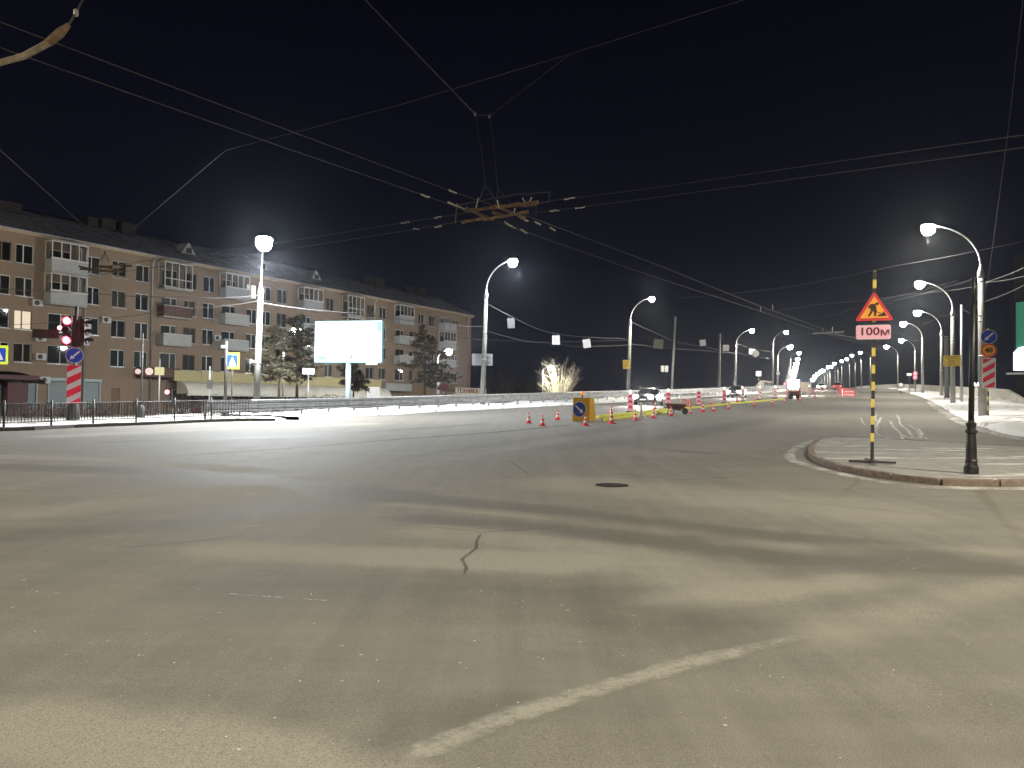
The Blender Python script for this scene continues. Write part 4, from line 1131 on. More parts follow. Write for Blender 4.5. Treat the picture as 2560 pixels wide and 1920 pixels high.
# ------------------------------------------------------------------ lit advertising screen
Yb = 55.0
sc_c = P(870, 854, Yb); gb = ground(sc_c.x, Yb)
bb = thing('advertising_screen', 'glowing white advertising screen on a single steel column before the brick building', 'billboard', gb, face_cam(gb) - math.radians(24))
zc = sc_c.z - gb.z; BW, BH = 5.1, 2.95
MB().box((0, .14, zc), (BW + .14, .26, BH + .14)).build('housing', mat('teal_housing', (.02, .12, .14), .5), bb)
SCR = bpy.data.materials.new('screen'); SCR.use_nodes = True
n_ = SCR.node_tree.nodes; l_ = SCR.node_tree.links; bsd = n_['Principled BSDF']
bsd.inputs['Base Color'].default_value = (.02, .02, .02, 1); bsd.inputs['Emission Color'].default_value = (.86, 1, 1, 1); bsd.inputs['Emission Strength'].default_value = 1.9
MB().box((0, -.01, zc), (BW, .04, BH)).build('screen', SCR, bb)
cy_ = mat('screen_cyan', (.02, .02, .02), .5, var=0, emit=(.10, .80, .80), estr=.9); gy_ = mat('screen_grey', (.02, .02, .02), .5, var=0, emit=(.52, .56, .54), estr=.8); pale = mat('screen_pale', (.02, .02, .02), .5, var=0, emit=(.45, .95, .92), estr=.95)
def scr(poly, m, nm='screen_print'): MB().plate([((u - .5) * BW, zc + (v - .5) * BH) for u, v in poly], -.034, -.03).build(nm, m, bb)
scr([(.93, .97), (.995, .97), (.995, .60), (.985, .60), (.985, .74), (.91, .755), (.93, .77)], mat('screen_aqua', (.02, .02, .02), .5, var=0, emit=(.35, .95, 1), estr=1.0))
scr([(.045, .055), (.06, .055), (.06, .15), (.27, .15), (.27, .06), (.285, .06), (.285, .165), (.045, .165)], cy_); scr([(.065, .055), (.18, .055), (.18, .145), (.065, .145)], pale)
scr([(.52, .06), (.56, .06), (.575, .12), (.57, .20), (.55, .23), (.545, .15)], gy_); scr([(.46, .06), (.48, .06), (.475, .13), (.465, .14)], gy_); scr([(.545, .30), (.56, .30), (.56, .32), (.545, .32)], gy_); scr([(.85, .07), (.89, .09), (.885, .10), (.855, .08)], gy_)
MB().box((BW * .36, -.02, zc - BH / 2 - .09), (BW * .16, .06, .18)).build('screen_tab', SCR, bb)
MB().tube([(0, .15, -.3), (0, .15, zc - BH / 2)], .19, 16).build('column', mat('pale_blue_column', (.42, .52, .56), .45, .2), bb, True)

# ------------------------------------------------------------------ trees
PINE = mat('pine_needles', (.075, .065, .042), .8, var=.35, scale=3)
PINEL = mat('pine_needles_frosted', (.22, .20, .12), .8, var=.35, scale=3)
BARK = mat('bark', (.10, .07, .05), .9, var=.3, bump=.5)
def pine(label, base, H, W, seed, bright=.3, trunk_clear=.25, n=1700):
    rnd = random.Random(seed); t = thing('pine_tree', label, 'tree', base, 0, 'pines before the shops')
    lean = rnd.uniform(-.03, .03)
    tr = MB().tube([(0, 0, -.2), (lean * H * .5, 0, H * .5), (lean * H, 0, H * .97)], [.13 * H / 7, .09 * H / 7, .02], 8).build('trunk', BARK, t, True)
    fo = MB(); limb = MB()
    nl = int(22 + H * 2)
    for i in range(nl):
        u = trunk_clear + (1 - trunk_clear) * (i + rnd.random()) / nl
        rad = W / 2 * (1.0 * (1 - u) ** .55 + .15) * rnd.uniform(.40, 1.2) * min(1, .5 + (u - trunk_clear) * 3)
        a = rnd.uniform(0, 6.28); z0 = u * H; tip = Vector((math.cos(a) * rad + lean * z0, math.sin(a) * rad, z0 + rnd.uniform(-.28, .25) * rad))
        st = Vector((lean * z0, 0, z0)); md = st.lerp(tip, .55) + Vector((0, 0, .06 * rad))
        limb.tube([st, md, tip], [.03, .02, .008], 5)
        for k in range(max(6, int(n / nl * rad / (W * .3)))):
            v = rnd.uniform(.25, 1.05); c = st.lerp(tip, v) + Vector((rnd.gauss(0, .14), rnd.gauss(0, .14), rnd.gauss(.02, .09))) * (.5 + rad * .45)
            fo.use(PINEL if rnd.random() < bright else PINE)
            for q in range(5):
                d1 = Vector((rnd.gauss(0, 1), rnd.gauss(0, 1), rnd.gauss(.35, .6))).normalized() * rnd.uniform(.16, .36)
                d2 = d1.orthogonal().normalized() * .05; d2.rotate(Matrix.Rotation(rnd.uniform(0, 6.28), 3, d1))
                fo.add([c - d2, c + d1, c + d2], [(0, 1, 2)])
    limb.build('limb', BARK, tr); fo.build('crown', None, t)['kind'] = 'stuff'
    return t
def base_at(px, Y): return ground(P(px, 1000, Y).x, Y)
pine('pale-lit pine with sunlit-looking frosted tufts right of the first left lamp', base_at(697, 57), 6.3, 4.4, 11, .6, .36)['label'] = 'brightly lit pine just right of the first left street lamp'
pine('dark pine standing between the lit pine and the advertising screen', base_at(742, 60), 7.4, 5.0, 12, .12, .36)
pine('dark pine partly hidden behind the advertising screen column', base_at(884, 66), 4.6, 3.2, 13, .25, .35)
pine('tall dim pine in front of the right end of the brick building', base_at(1062, 80), 8.4, 6.0, 14, .15, .24, 2300)
# bare bush lit by a lamp
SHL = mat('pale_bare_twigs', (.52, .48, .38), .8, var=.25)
def bare_bush(label, base, W, H, m, seed, n=95, cat='bush', name='bare_bush'):
    rnd = random.Random(seed); t = thing(name, label, cat, base)
    st = MB(); tw = MB()
    for i in range(n):
        a = rnd.uniform(0, 6.28); r = W / 2 * math.sqrt(rnd.random()); top = Vector((math.cos(a) * r, math.sin(a) * r, H * (1 - .30 * (2 * r / W) ** 2) * rnd.uniform(.55, 1.05)))
        p0 = Vector((top.x * .35, top.y * .35, 0)); p1 = p0.lerp(top, .5) + Vector((top.x * -.08 + rnd.gauss(0, .12), top.y * -.08, .08 * H))
        st.tube([p0, p1, top], [.05, .03, .008], 4)
        for k in range(7):
            u = rnd.uniform(.35, .98); q = p0.lerp(p1, u * 2) if u < .5 else p1.lerp(top, u * 2 - 1)
            e = q + Vector((rnd.gauss(0, .3) + top.x * .08, rnd.gauss(0, .3) + top.y * .08, rnd.uniform(.2, .6))) * (H / 4)
            tw.tube([q, q.lerp(e, .55) + Vector((rnd.gauss(0, .03), 0, .03)), e], [.016, .011, .004], 3)
    st.build('stem', m, t); tw.build('twig', m, t)['kind'] = 'stuff'
    return t
bbp = base_at(1398, 118)
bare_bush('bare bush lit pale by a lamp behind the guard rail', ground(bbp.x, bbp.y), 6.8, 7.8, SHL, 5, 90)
p = P(1374, 917, 115); b = ground(p.x - 1.0, p.y)
street_lamp('small lamp shining into the bare bush behind the guard rail', b, p.z - b.z, .9, (.9, -.44), 'small lamps of the side street', 3200, (1, .94, .76), LAMPS, False, rise=.8, bloom=1.4, thick=.42)
# faint leafless trees beyond
FAINT = mat('dark_bare_twigs', (.07, .06, .05), .9, var=.3)
for i, (px, Y, W_, H_) in enumerate(((1245, 125, 6, 9), (1300, 132, 7, 8), (1335, 128, 5, 6.5))):
    b = base_at(px, Y)
    bare_bush(['faint bare tree right of the brick building end', 'faint bare tree halfway between the brick building and the lit bush', 'faint bare tree just left of the lit bush'][i], b, W_, H_, FAINT, 20 + i, 50, 'tree', 'bare_tree')

# small white boards near the shops
for px, py, Y, w, hh, lab in ((770, 928, 56, .84, .44, 'white rectangular board on a post between the pines and the screen'), (933, 980, 72, 1.2, .95, 'torn white poster stand below the right edge of the screen')):
    g = base_at(px, Y); t = thing('sign_board', lab, 'sign', g, face_cam(g)); zz = P(px, py, Y).z - g.z
    MB().tube([(0, .03, -.1), (0, .03, zz)], .04, 8).build('post', M['steel'], t, True)
    MB().plate(rrect(w, hh, .02, 2, 0, zz), -.02, .01).build('board', M['white'], t)
g = base_at(1109, 86); t = thing('round_sign', 'faded round red sign before the shop with the lettered board', 'road sign', g, face_cam(g)); zz = P(1109, 968, 86).z - g.z
MB().tube([(0, 0, -.1), (0, 0, zz)], .04, 8).build('post', M['steel'], t, True)
MB().plate(circ(.48, 20, 0, zz), -.05, -.02).build('disc', mat('faded_red_disc', (.11, .03, .028), .6), t)
g = base_at(1096, 84); t = thing('striped_post', 'black and white banded post beside the tall pine', 'post', g); mb = MB(); z = 0; k = 0; top = P(1096, 912, 84).z - g.z
while z < top: mb.use(M['white'] if k % 2 else M['dark']); mb.box((0, 0, z + .22), (.16, .16, .44)); z += .44; k += 1
mb.build('post', None, t)

# ------------------------------------------------------------------ poles without lamps and small signs along the left
def plain_pole(label, base, H, r0, r1, m, lean=0.0, sink=.4):
    t = thing('pole', label, 'pole', base); MB().tube([(0, 0, -sink), (lean * H, 0, H)], [r0, r1], 10).build('shaft', m, t, True)
    MB().lathe([(r1 + .01, -.03), (r1 + .03, 0), (.02, .04)], 10, (lean * H, 0, H)).build('cap', M['galv'], t)
    return t
b = at_t(1678, -29.8); plain_pole('pale leaning steel pole without a lamp between the two cars', b, P(1689, 792, b.y).z - b.z, .15, .12, M['steel'], .045)
b = at_t(1797, -30.5); plain_pole('dim grey pole without a lamp left of the second car', b, P(1800, 835, b.y).z - b.z, .26, .20, mat('dark_concrete', (.15, .15, .15), .9), .01)
b = ground(*P(2367, 1000, 80).xy); plain_pole('dim concrete pole just left of the pole with the yellow notice', Vector((*b[:2], h(b.x, b.y))), 6.6, .26, .20, mat('dark_concrete', (.15, .15, .15), .9))
b = ground(*P(2404, 1000, 66).xy); plain_pole('thin grey pole right of the yellow notice board', Vector((*b[:2], h(b.x, b.y))), P(2403, 762, b.y).z - h(b.x, b.y), .11, .09, M['steel'])
def back_sign(label, px, py, Y, w, hh, split=False, banded=False, m='white', shape='rect'):
    g = base_at(px, Y); t = thing('road_sign', label, 'road sign', g, face_cam(g)); zz = P(px, py, Y).z - g.z
    if banded:
        mb = MB(); z = 0; k = 0
        while z < zz - hh / 2: mb.use(M['white'] if k % 2 else M['dark']); mb.box((0, .03, z + .15), (.07, .05, .3)); z += .3; k += 1
        mb.build('post', None, t)
    else: MB().tube([(0, .03, -.1), (0, .03, zz)], .035, 8).build('post', M['dark'], t, True)
    if split:
        for s_ in (-1, 1): MB().plate(rrect(w * .45, hh, .03, 2, s_ * w * .27, zz), -.02, .01).build('plate', M[m], t)
    elif shape == 'round':
        MB().plate(circ(w / 2, 20, 0, zz), -.02, .01).build('plate', M[m], t); MB().plate(circ(w * .30, 20, 0, zz), -.026, -.02).build('face', M['pink'], t)
    else: MB().plate(rrect(w, hh, .03, 2, 0, zz), -.02, .01).build('plate', M[m], t)
    return t
back_sign('pair of narrow white sign plates on a thin post behind the first car', 1661, 922, 92, .85, .75, True)
back_sign('square white sign plate on a banded post left of the stair parapet', 1896, 934, 122, .80, .80, False, True)
back_sign('small white sign plate right of the lamp by the stair parapet', 1945, 934, 140, .62, .42)
back_sign('small round red-rimmed sign by the far works lights', 1962, 960, 165, .75, .75, m='red', shape='round')
back_sign('small white plate on a post left of the two round red signs', 2273, 936, 118, .66, .34)
back_sign('small round sign low by the right bridge parapet', 2252, 962, 118, .62, .62, m='signback', shape='round')
g = ground(*P(2288, 1000, 120).xy); t = thing('road_sign', 'two round red-rimmed signs one above the other on the right verge', 'road sign', g, face_cam(g))
MB().tube([(0, .03, -.1), (0, .03, 4.6)], .035, 8).build('post', M['dark'], t, True)
for py in (934, 943.5): round_sign(t, P(2288, py, g.y).z - g.z, .34, 'no', -.03)

# ------------------------------------------------------------------ signs hung on the span wires
HANG = [(1277.6, 808, 60, .58, .78), (1390, 850, 66, .66, .80), (1467, 859, 66, .66, .74), (1646, 860, 80, 1.0, .96), (1757, 857, 100, .80, .78), (1815, 870, 118, .92, .88), (1880, 879, 124, .95, .90)]
HL = ['pale blue-grey sign hanging nearest the second left lamp', 'white sign hanging from the span wire, second from the left', 'white sign hanging tilted above the lit bush', 'olive grey sign hanging right of the third left lamp', 'white sign hanging between the two plain poles', 'bright white sign hanging beside the slim lamp', 'white sign hanging right of the slim lamp']
HANGP = []
for i, (px, py, Y, w, hh) in enumerate(HANG):
    c = P(px, py, Y); t = thing('hanging_sign', HL[i], 'hanging sign', c, face_cam(c, .25), 'signs hung on span wires'); t.rotation_euler[1] = math.radians((-4, -2, -9, 5, -6, 2, 3)[i]); HANGP.append(c)
    MB().plate(rrect(w, hh, .02, 2), -.015, .015).build('plate', [M['signback'], M['white'], M['white'], mat('olive_grey_sign', (.26, .27, .20), .6), M['white'], M['white'], M['white']][i], t)
    fr = MB(); fr.box((0, .03, hh / 2 - .08), (w * .95, .03, .05)); fr.box((0, .03, -hh / 2 + .08), (w * .95, .03, .05)); fr.build('rail', M['galv'], t)
    for s_ in (-1, 1): MB().tube([(s_ * w * .3, 0, hh / 2 - .02), (s_ * w * .3, 0, hh / 2 + .2)], .012, 5).build('hanger', M['galv'], t)
c = P(1889, 884, 123); t = thing('hanging_sign', 'round dark grey sign hanging beside the last hanging plate', 'hanging sign', c, face_cam(c), 'signs hung on span wires')
MB().plate(circ(.55, 22), -.015, .015).build('plate', mat('dark_grey_disc', (.07, .072, .066), .6), t); MB().tube([(0, 0, .5), (0, 0, .75)], .012, 5).build('hanger', M['galv'], t)

# ------------------------------------------------------------------ wires
def wire(label, pts, r=.012, sag=0.0, m=None, name='overhead_wire', n=14, group='overhead wires'):
    path = []
    for a, b in zip(pts[:-1], pts[1:]):
        a, b = Vector(a), Vector(b)
        for i in range(n):
            u = i / n; q = a.lerp(b, u); q.z -= 4 * sag * u * (1 - u); path.append(q)
    path.append(Vector(pts[-1]))
    o = MB().tube(path, r, 5).build(name, m or M['wire'], None, True)
    return tag(o, label, 'wire', group)
tA = [P(-420, -115, 7.0), P(0, 55, 9.4), P(729, 329, 12.3), P(1131, 479, 16.3), P(1256, 521, 18.0)]
tA2 = [P(1300, 533, 18.7), P(1640, 661, 25.8), P(1901, 766, 37), P(2080, 830, 55), P(2240, 878, 95), P(2260, 893, 150)]
tB = [P(-420, -15, 7.4), P(0, 119, 9.6), P(717, 371.5, 12.7), P(1062, 489, 16.1), P(1200, 538, 18.0)]
tB2 = [P(1245, 556, 18.7), P(1640, 694, 26.4), P(1901, 778.5, 37.6), P(2055, 832, 57), P(2230, 881, 95), P(2256, 896, 150)]
CW = 'contact wire'
wire('upper trolley wire running from the upper left to the wire crossing', tA, .008, 0, None, 'contact_wire', group='trolley contact wires')
wire('lower trolley wire running from the upper left to the wire crossing', tB, .008, 0, None, 'contact_wire', group='trolley contact wires')
wire('right-hand trolley wire leading from the wire crossing down to the bridge', tA2, .011, 0, None, 'contact_wire', group='trolley contact wires')
wire('left-hand trolley wire leading from the wire crossing down to the bridge', tB2, .011, 0, None, 'contact_wire', group='trolley contact wires')
wire('upper cross-street trolley wire running right from the wire crossing', [P(1290, 514, 17.8), P(1640, 469, 16.4), P(2330, 370, 13.4), P(2900, 290, 11.4)], .0075, 0, None, 'contact_wire', group='trolley contact wires')
wire('lower cross-street trolley wire running right from the wire crossing', [P(1300, 537, 17.2), P(1640, 494, 15.8), P(2330, 401, 12.9), P(2900, 322, 11.0)], .0075, 0, None, 'contact_wire', group='trolley contact wires')
wire('upper cross-street trolley wire running left from the wire crossing', [P(1230, 522, 18.2), P(1014, 556, 19.4), P(760, 597, 22), P(250, 668, 27)], .0075, 0, None, 'contact_wire', group='trolley contact wires')
wire('lower cross-street trolley wire running left from the wire crossing', [P(1180, 548, 17.6), P(1040, 573, 18.6), P(760, 617, 21), P(230, 690, 26)], .0075, 0, None, 'contact_wire', group='trolley contact wires')
Yk = 17.8
k1, k2 = P(1188, 285, Yk), P(1224, 290, Yk)
wire('span wire dropping from the top edge to the left hanger knot', [P(800, -118, 14.5), P(914, 0, 15.4), k1], .011)
wire('span wire rising from the right hanger knot to the upper right', [k2, P(1425, 135, 18.6)], .010)
wire('short link between the two hanger knots', [k1, k2], .012)
wire('long faint span wire crossing behind the hanger', [P(564, 376, 30), P(1000, 262, 24), P(1425, 135, 18.6), P(1850, 2, 15), P(2000, -50, 14)], .006)
wire('faint span wire from the roof chimneys up to the long span wire', [P(330, 575, 45), P(564, 376, 30)], .008)
wire('faint span wire from the left edge down to the chimneys', [P(-60, 320, 28), P(210, 565, 48)], .008)
wire('thin guy wire rising steeply from the first right lamp to the top edge', [P(2462, 740, RPOS[0].y), P(2472, 688, 38), P(2520, 330, 26), P(2562, -40, 20)], .008)
hang = thing('wire_hanger', 'pair of long thin droppers holding the wire crossing', 'wire hanger', k1)
def rel(p, o): return tuple(Vector(p) - Vector(o))
for (a, b, c_, d_) in (((1188, 285), (1213, 462), (1197, 503), (1243, 505)), ((1224, 290), (1244, 470), (1242, 500), (1277, 512))):
    A, B = P(*a, Yk), P(*b, Yk); MB().tube([rel(A, k1), rel(A.lerp(B, .5) + Vector((.02, 0, 0)), k1), rel(B, k1)], .009, 5).build('dropper', M['wire'], hang)
    for q in (c_, d_): MB().tube([rel(B, k1), rel(P(*q, Yk), k1)], .009, 5).build('dropper_fork', M['wire'], hang)
    MB().lathe([(.01, -.05), (.03, -.03), (.03, .03), (.01, .05)], 8, rel(A, k1)).build('knot', M['galv'], hang)
# the crossing itself
cc = P(1240, 525, Yk); cx_ = thing('wire_crossing', 'rusty trolley wire crossing of bars and insulators hung over the road', 'wire crossing', cc)
def bar(px0, py0, Y0, px1, py1, Y1, r, m, nm, seg=1):
    A, B = P(px0, py0, Y0), P(px1, py1, Y1)
    pts = [A.lerp(B, i / 4) + Vector((0, 0, random.uniform(-.012, .012))) for i in range(5)]
    return MB().tube([rel(q, cc) for q in pts], [r * random.uniform(.8, 1.25) for _ in pts], 7).build(nm, m, cx_)
R_ = M['rust']
bar(1163, 527, 18.3, 1345, 506, 17.4, .040, R_, 'crossing_rail'); bar(1155, 556, 17.7, 1210, 546, 17.6, .042, R_, 'crossing_rail'); bar(1210, 548, 17.6, 1320, 530, 17.0, .036, R_, 'crossing_rail')
bar(1165, 519, 17.9, 1232, 551, 18.3, .040, R_, 'crossing_rail'); bar(1235, 513, 17.6, 1312, 545, 18.4, .040, R_, 'crossing_rail'); bar(1230, 528, 18.0, 1260, 540, 18.0, .045, R_, 'frog'); bar(1245, 516, 17.8, 1342, 509, 17.5, .045, R_, 'frog')
for a in ((1141, 513, 17.7, 1160, 523, 17.9), (1120, 506, 17.4, 1145, 516, 17.6), (1300, 543, 18.4, 1320, 553, 18.7), (1262, 555, 18.5, 1280, 566, 18.8)): bar(*a, .022, M['insul'], 'insulator')
fr = [(1138, 558), (1143, 513), (1180, 505), (1295, 486), (1374, 480), (1372, 504)]
for a, b in zip(fr[:-1], fr[1:]): bar(*a, 17.6, *b, 17.6, .012, M['wire'], 'frame_rod')
bar(1374, 504, 17.6, 1320, 512, 17.5, .012, M['wire'], 'frame_rod'); bar(1340, 511, 17.5, 1341, 530, 17.3, .010, M['wire'], 'frame_rod')
for a in ((1306, 494, 1316, 511), (1330, 493, 1322, 509), (1196, 495, 1190, 520), (1243, 500, 1247, 522), (1288, 520, 1284, 533)): bar(a[0], a[1], 17.6, a[2], a[3], 17.6, .014, M['insul'], 'clamp')
for px, py, px2, py2, Y in ((1122, 474, 1142, 483, 16.2), (1052, 485, 1074, 494, 15.9), (1275, 563, 1290, 572, 18.9), (1302, 574, 1318, 583, 19.2), (1337, 553, 1352, 563, 19.2), (1374, 568, 1388, 577, 19.6), (1410, 498, 1438, 494, 17.2), (1374, 529, 1398, 525, 16.9), (1438, 521, 1462, 517, 16.6), (1085, 545, 1104, 542, 19.0), (1002, 558, 1024, 555, 19.5), (1086, 568, 1104, 565, 18.3), (1033, 574, 1048, 572, 18.8)):
    bar(px, py, Y, px2, py2, Y, .018, M['insul'], 'insulator')
# rusty curved segment at the upper left corner
cv = [P(-60, 180, 9.2), P(0, 157, 9.3), P(60, 140, 9.4), P(120, 108, 9.5), P(150, 82, 9.55), P(172, 62, 9.6)]
t = thing('curved_wire_segment', 'thick rusty curved wire segment in the upper left corner', 'wire fitting', cv[2])
MB().tube([rel(q, cv[2]) for q in cv[:5]], [.034, .036, .040, .042, .046], 9).build('curved_bar', mat('weathered_bar', (.34, .27, .19), .8, var=.4, scale=9, bump=.3), t, True)
MB().tube([rel(q, cv[2]) for q in cv[3:]], [.05, .058, .03], 6).build('bracket', M['rust'], t)
MB().tube([rel(cv[5], cv[2]), rel(P(190, 32, 9.7), cv[2]), rel(P(212, -10, 9.9), cv[2])], .012, 6).build('stay', M['wire'], t)
MB().lathe([(.01, -.05), (.03, -.03), (.03, .03), (.01, .05)], 8, rel(P(190, 32, 9.7), cv[2])).build('insulator', M['insul'], t)
# second crossing far left before the facade
Yq = 26.5; qq = P(262, 672, Yq); t = thing('wire_crossing', 'second smaller trolley wire crossing hung in front of the left facade', 'wire crossing', qq)
def qbar(a, b, r, m, nm): MB().tube([rel(P(*a, Yq), qq), rel(P(*b, Yq + .3), qq)], r, 6).build(nm, m, t)
BR = mat('dull_brown_bar', (.17, .12, .075), .8, var=.3)
qbar((200, 672), (300, 680), .045, BR, 'crossing_rail'); qbar((240, 668), (330, 664), .04, BR, 'crossing_rail'); qbar((250, 665), (310, 678), .04, BR, 'crossing_rail'); qbar((196, 665), (255, 679), .03, BR, 'crossing_rail'); qbar((255, 650), (263, 628), .015, BR, 'dropper'); qbar((263, 628), (272, 655), .015, BR, 'dropper')
qbar((283, 668), (308, 664), .05, M['insul'], 'insulator'); qbar((283, 690), (312, 694), .05, M['insul'], 'insulator'); qbar((285, 663), (305, 668), .03, M['insul'], 'insulator')
# span wires with the hanging signs and feeder cables on the left
def at_pole(i, z, side=0): b = LPOS[i]; return Vector((b.x + .18 + .02 * z, b.y, b.z + z))
w1 = [P(1219, 760, LPOS[1].y), P(1278, 791, 60), P(1341, 821.5, 63), P(1390, 834, 66), P(1467, 843, 68), P(1560, 846, 78)]
wire('span wire sagging from the second left lamp and carrying hanging signs', w1, .022, .03)
wire('lower span wire from the second left lamp towards the third', [P(1217, 827, LPOS[1].y), P(1311, 853, 62), P(1380, 858, 66), P(1449, 867, 69), P(1573, 862, LPOS[2].y)], .018, .03)
wire('span wire sagging from the third left lamp past the pale leaning pole', [P(1579, 805, LPOS[2].y), P(1684, 853, 92), P(1757, 866, 100), P(1840, 884, 112)], .026, .03)
wire('level span wire behind the leaning pole', [P(1578, 860, LPOS[2].y), P(1646, 868, 84), P(1757, 876, 100), P(1836, 883, 115)], .024, .03)
wire('short sagging cable right of the slim lamp', [P(1838, 857, 116), P(1880, 872, 122), P(1931, 880, LPOS[4].y)], .032, .03)
wire('lower sagging cable right of the slim lamp', [P(1838, 879, 116), P(1880, 893, 122), P(1931, 895, LPOS[4].y)], .03, .03)
wire('faint cable behind the hanging signs', [P(1160, 846, 75), P(1360, 855, 80), P(1573, 850, 86)], .018, .05)
wire('pale cable crossing before the facade to the second left lamp', [P(655, 757, LPOS[0].y), P(900, 783, 46), P(1110, 808, 53), P(1205, 816, LPOS[1].y)], .022, .10)
wire('upper pale cable left of the first left lamp', [P(645, 738, LPOS[0].y), P(470, 742, 46), P(200, 730, 50), P(-40, 716, 52)], .022, .12)
wire('lower pale cable left of the first left lamp', [P(645, 752, LPOS[0].y), P(470, 770, 46), P(200, 800, 50), P(-40, 812, 52)], .016, .10)
wire('thin cable from the end of the brick building to the second left lamp', [P(1180, 848, 118), P(1205, 849, LPOS[1].y)], .02)
# feeder cables on the right
RP = RPOS
wl = ['upper feeder cable between the first and second right lamps', 'cable leaving the first right lamp to the right edge', 'lower cable leaving the first right lamp to the right edge', 'third cable leaving the first right lamp', 'feeder cable between the second and third right lamps', 'feeder cable between the third and fourth right lamps', 'long span wire crossing above the roadworks sign', 'span wire crossing behind the roadworks triangle', 'lower span wire crossing behind the roadworks triangle', 'cable sagging beside the thin grey pole', 'span wire at the level of the 100 м plate']
wd = [[P(2446, 690, RP[0].y), P(2385, 712, RP[1].y), P(2235, 752, 70)], [P(2462, 706, RP[0].y), P(2570, 664, 34)], [P(2462, 706, RP[0].y), P(2570, 688, 34)], [P(2462, 754, RP[0].y), P(2570, 708, 34)],
      [P(2385, 786, RP[1].y), P(2352, 790, RP[2].y)], [P(2352, 790, RP[2].y), P(2306, 812, RP[3].y)], [P(2580, 598, 36), P(2240, 664, 44), P(1950, 720, 55), P(1700, 745, 66)], [P(2446, 715, RP[0].y), P(2280, 735, 48), P(2040, 762, 62), P(1901, 778, 70)],
      [P(2395, 700, 60), P(2240, 740, 66), P(2060, 792, 76)], [P(2462, 800, RP[0].y), P(2404, 770, 62), P(2384, 800, 62)], [P(2330, 850, 84), P(2200, 852, 80), P(2055, 830, 57), P(1960, 840, 90)]]
for a, b in zip(wl, wd): wire(a, b, .008 + .00010 * b[0].y, .06)
# cross-arm carrying the trolley wires near the bridge
p0, p1 = P(2032, 834, 57), P(2110, 829, 57); t = thing('wire_cross_arm', 'thin cross-arm holding the trolley wires before the bridge', 'wire fitting', p0)
MB().tube([(0, 0, 0), rel(p1, p0)], .05, 7).build('arm', M['galv'], t); 
for px, py in ((2057, 820), (2081, 817)): MB().tube([rel(P(px, py, 57), p0), rel(P(px, 831, 57), p0)], .02, 5).build('hanger', M['galv'], t)
p0 = P(1901, 767, 37); t = thing('wire_spacer', 'short dropper between the two trolley wires above the works', 'wire fitting', p0); MB().tube([(0, 0, 0), rel(P(1901, 779, 37), p0)], .02, 6).build('rod', M['galv'], t); MB().tube([rel(P(1931, 762, 40), p0), rel(P(1932, 775, 40), p0)], .018, 5).build('clip', M['galv'], t)

# ------------------------------------------------------------------ roadworks
def cone_mesh():
    b = MB(); b.box((0, 0, .02), (.40, .40, .04)); b.lathe([(.17, .04), (.15, .07), (.148, .10)], 16)
    return b
def make_cone():
    t = thing('traffic_cone', 'x', 'traffic cone', (0, 0, 0), 0, 'striped cones round the roadworks')
    b = MB(); b.box((0, 0, .022), (.40, .40, .045)); b.build('base', M['cone'], t)
    prof = lambda z: .155 - .125 * (z - .045) / .70
    segs = [(.045, .20, 'r'), (.20, .33, 'w'), (.33, .46, 'r'), (.46, .58, 'w'), (.58, .745, 'r')]
    for i, (a, c, k) in enumerate(segs):
        o = MB().lathe([(prof(a), a), (prof(c), c)] + ([(.012, .752)] if i == 4 else []), 16).build('white_band' if k == 'w' else 'red_band', M['white'] if k == 'w' else M['cone'], t, True)
    return t
proto = make_cone()
CONES = [(1322, 1058, 'leftmost cone, standing alone left of the yellow box'), (1356.5, 1064, 'second cone from the left, nearest of the two before the yellow box'), (1394.5, 1049, 'cone standing back just left of the yellow box'),
         (1463.5, 1064, 'cone directly in front of the yellow box'), (1529, 1059, 'cone at the near end of the yellow beams'), (1528.6, 1037, 'cone standing right behind the cone at the beam end'), (1588.6, 1050, 'cone just left of the small white stand'),
         (1633.5, 1045, 'cone right of the small white stand'), (1637, 1024, 'cone behind the beams in front of the first car'), (1677.6, 1040, 'cone in front of the wheelbarrow'), (1727, 1033, 'low cone right of the wheelbarrow'),
         (1757, 1030, 'tall looking cone between the wheelbarrow and the squat cone'), (1784, 1027.6, 'squat cone standing close right of the taller one'), (1777, 1010.5, 'cone behind the beam between the third and fourth board'), (1822, 1022, 'cone before the second car'),
         (1843, 1005, 'plain dark red cone beside the first slanted board'), (1885, 1015.6, 'cone before the second slanted board'), (1890.6, 1001, 'cone behind the beam beside the second slanted board'), (1930.6, 1010, 'cone before the third slanted board'),
         (1961, 1005.6, 'cone at the far end of the yellow beams'), (2000, 1001, 'cone right of the red machine'), (2038, 996, 'cone right of the last slanted board'), (2067, 995, 'second cone from the far red barriers'), (2094, 993, 'cone just left of the far red barriers'), (2107, 991, 'cone in front of the far red barriers')]
for i, (px, py, lab) in enumerate(CONES):
    c = proto if i == 0 else copy_tree(proto); c.location = G(px, py, .004); c['label'] = 'red and white ' + lab if 'plain' not in lab else lab
    c.rotation_euler[2] = random.uniform(-.6, .6); k = random.uniform(.96, 1.06) * (.84 if i in (4, 11) else .58 if i in (10,) else .72); c.scale = (k, k, k)
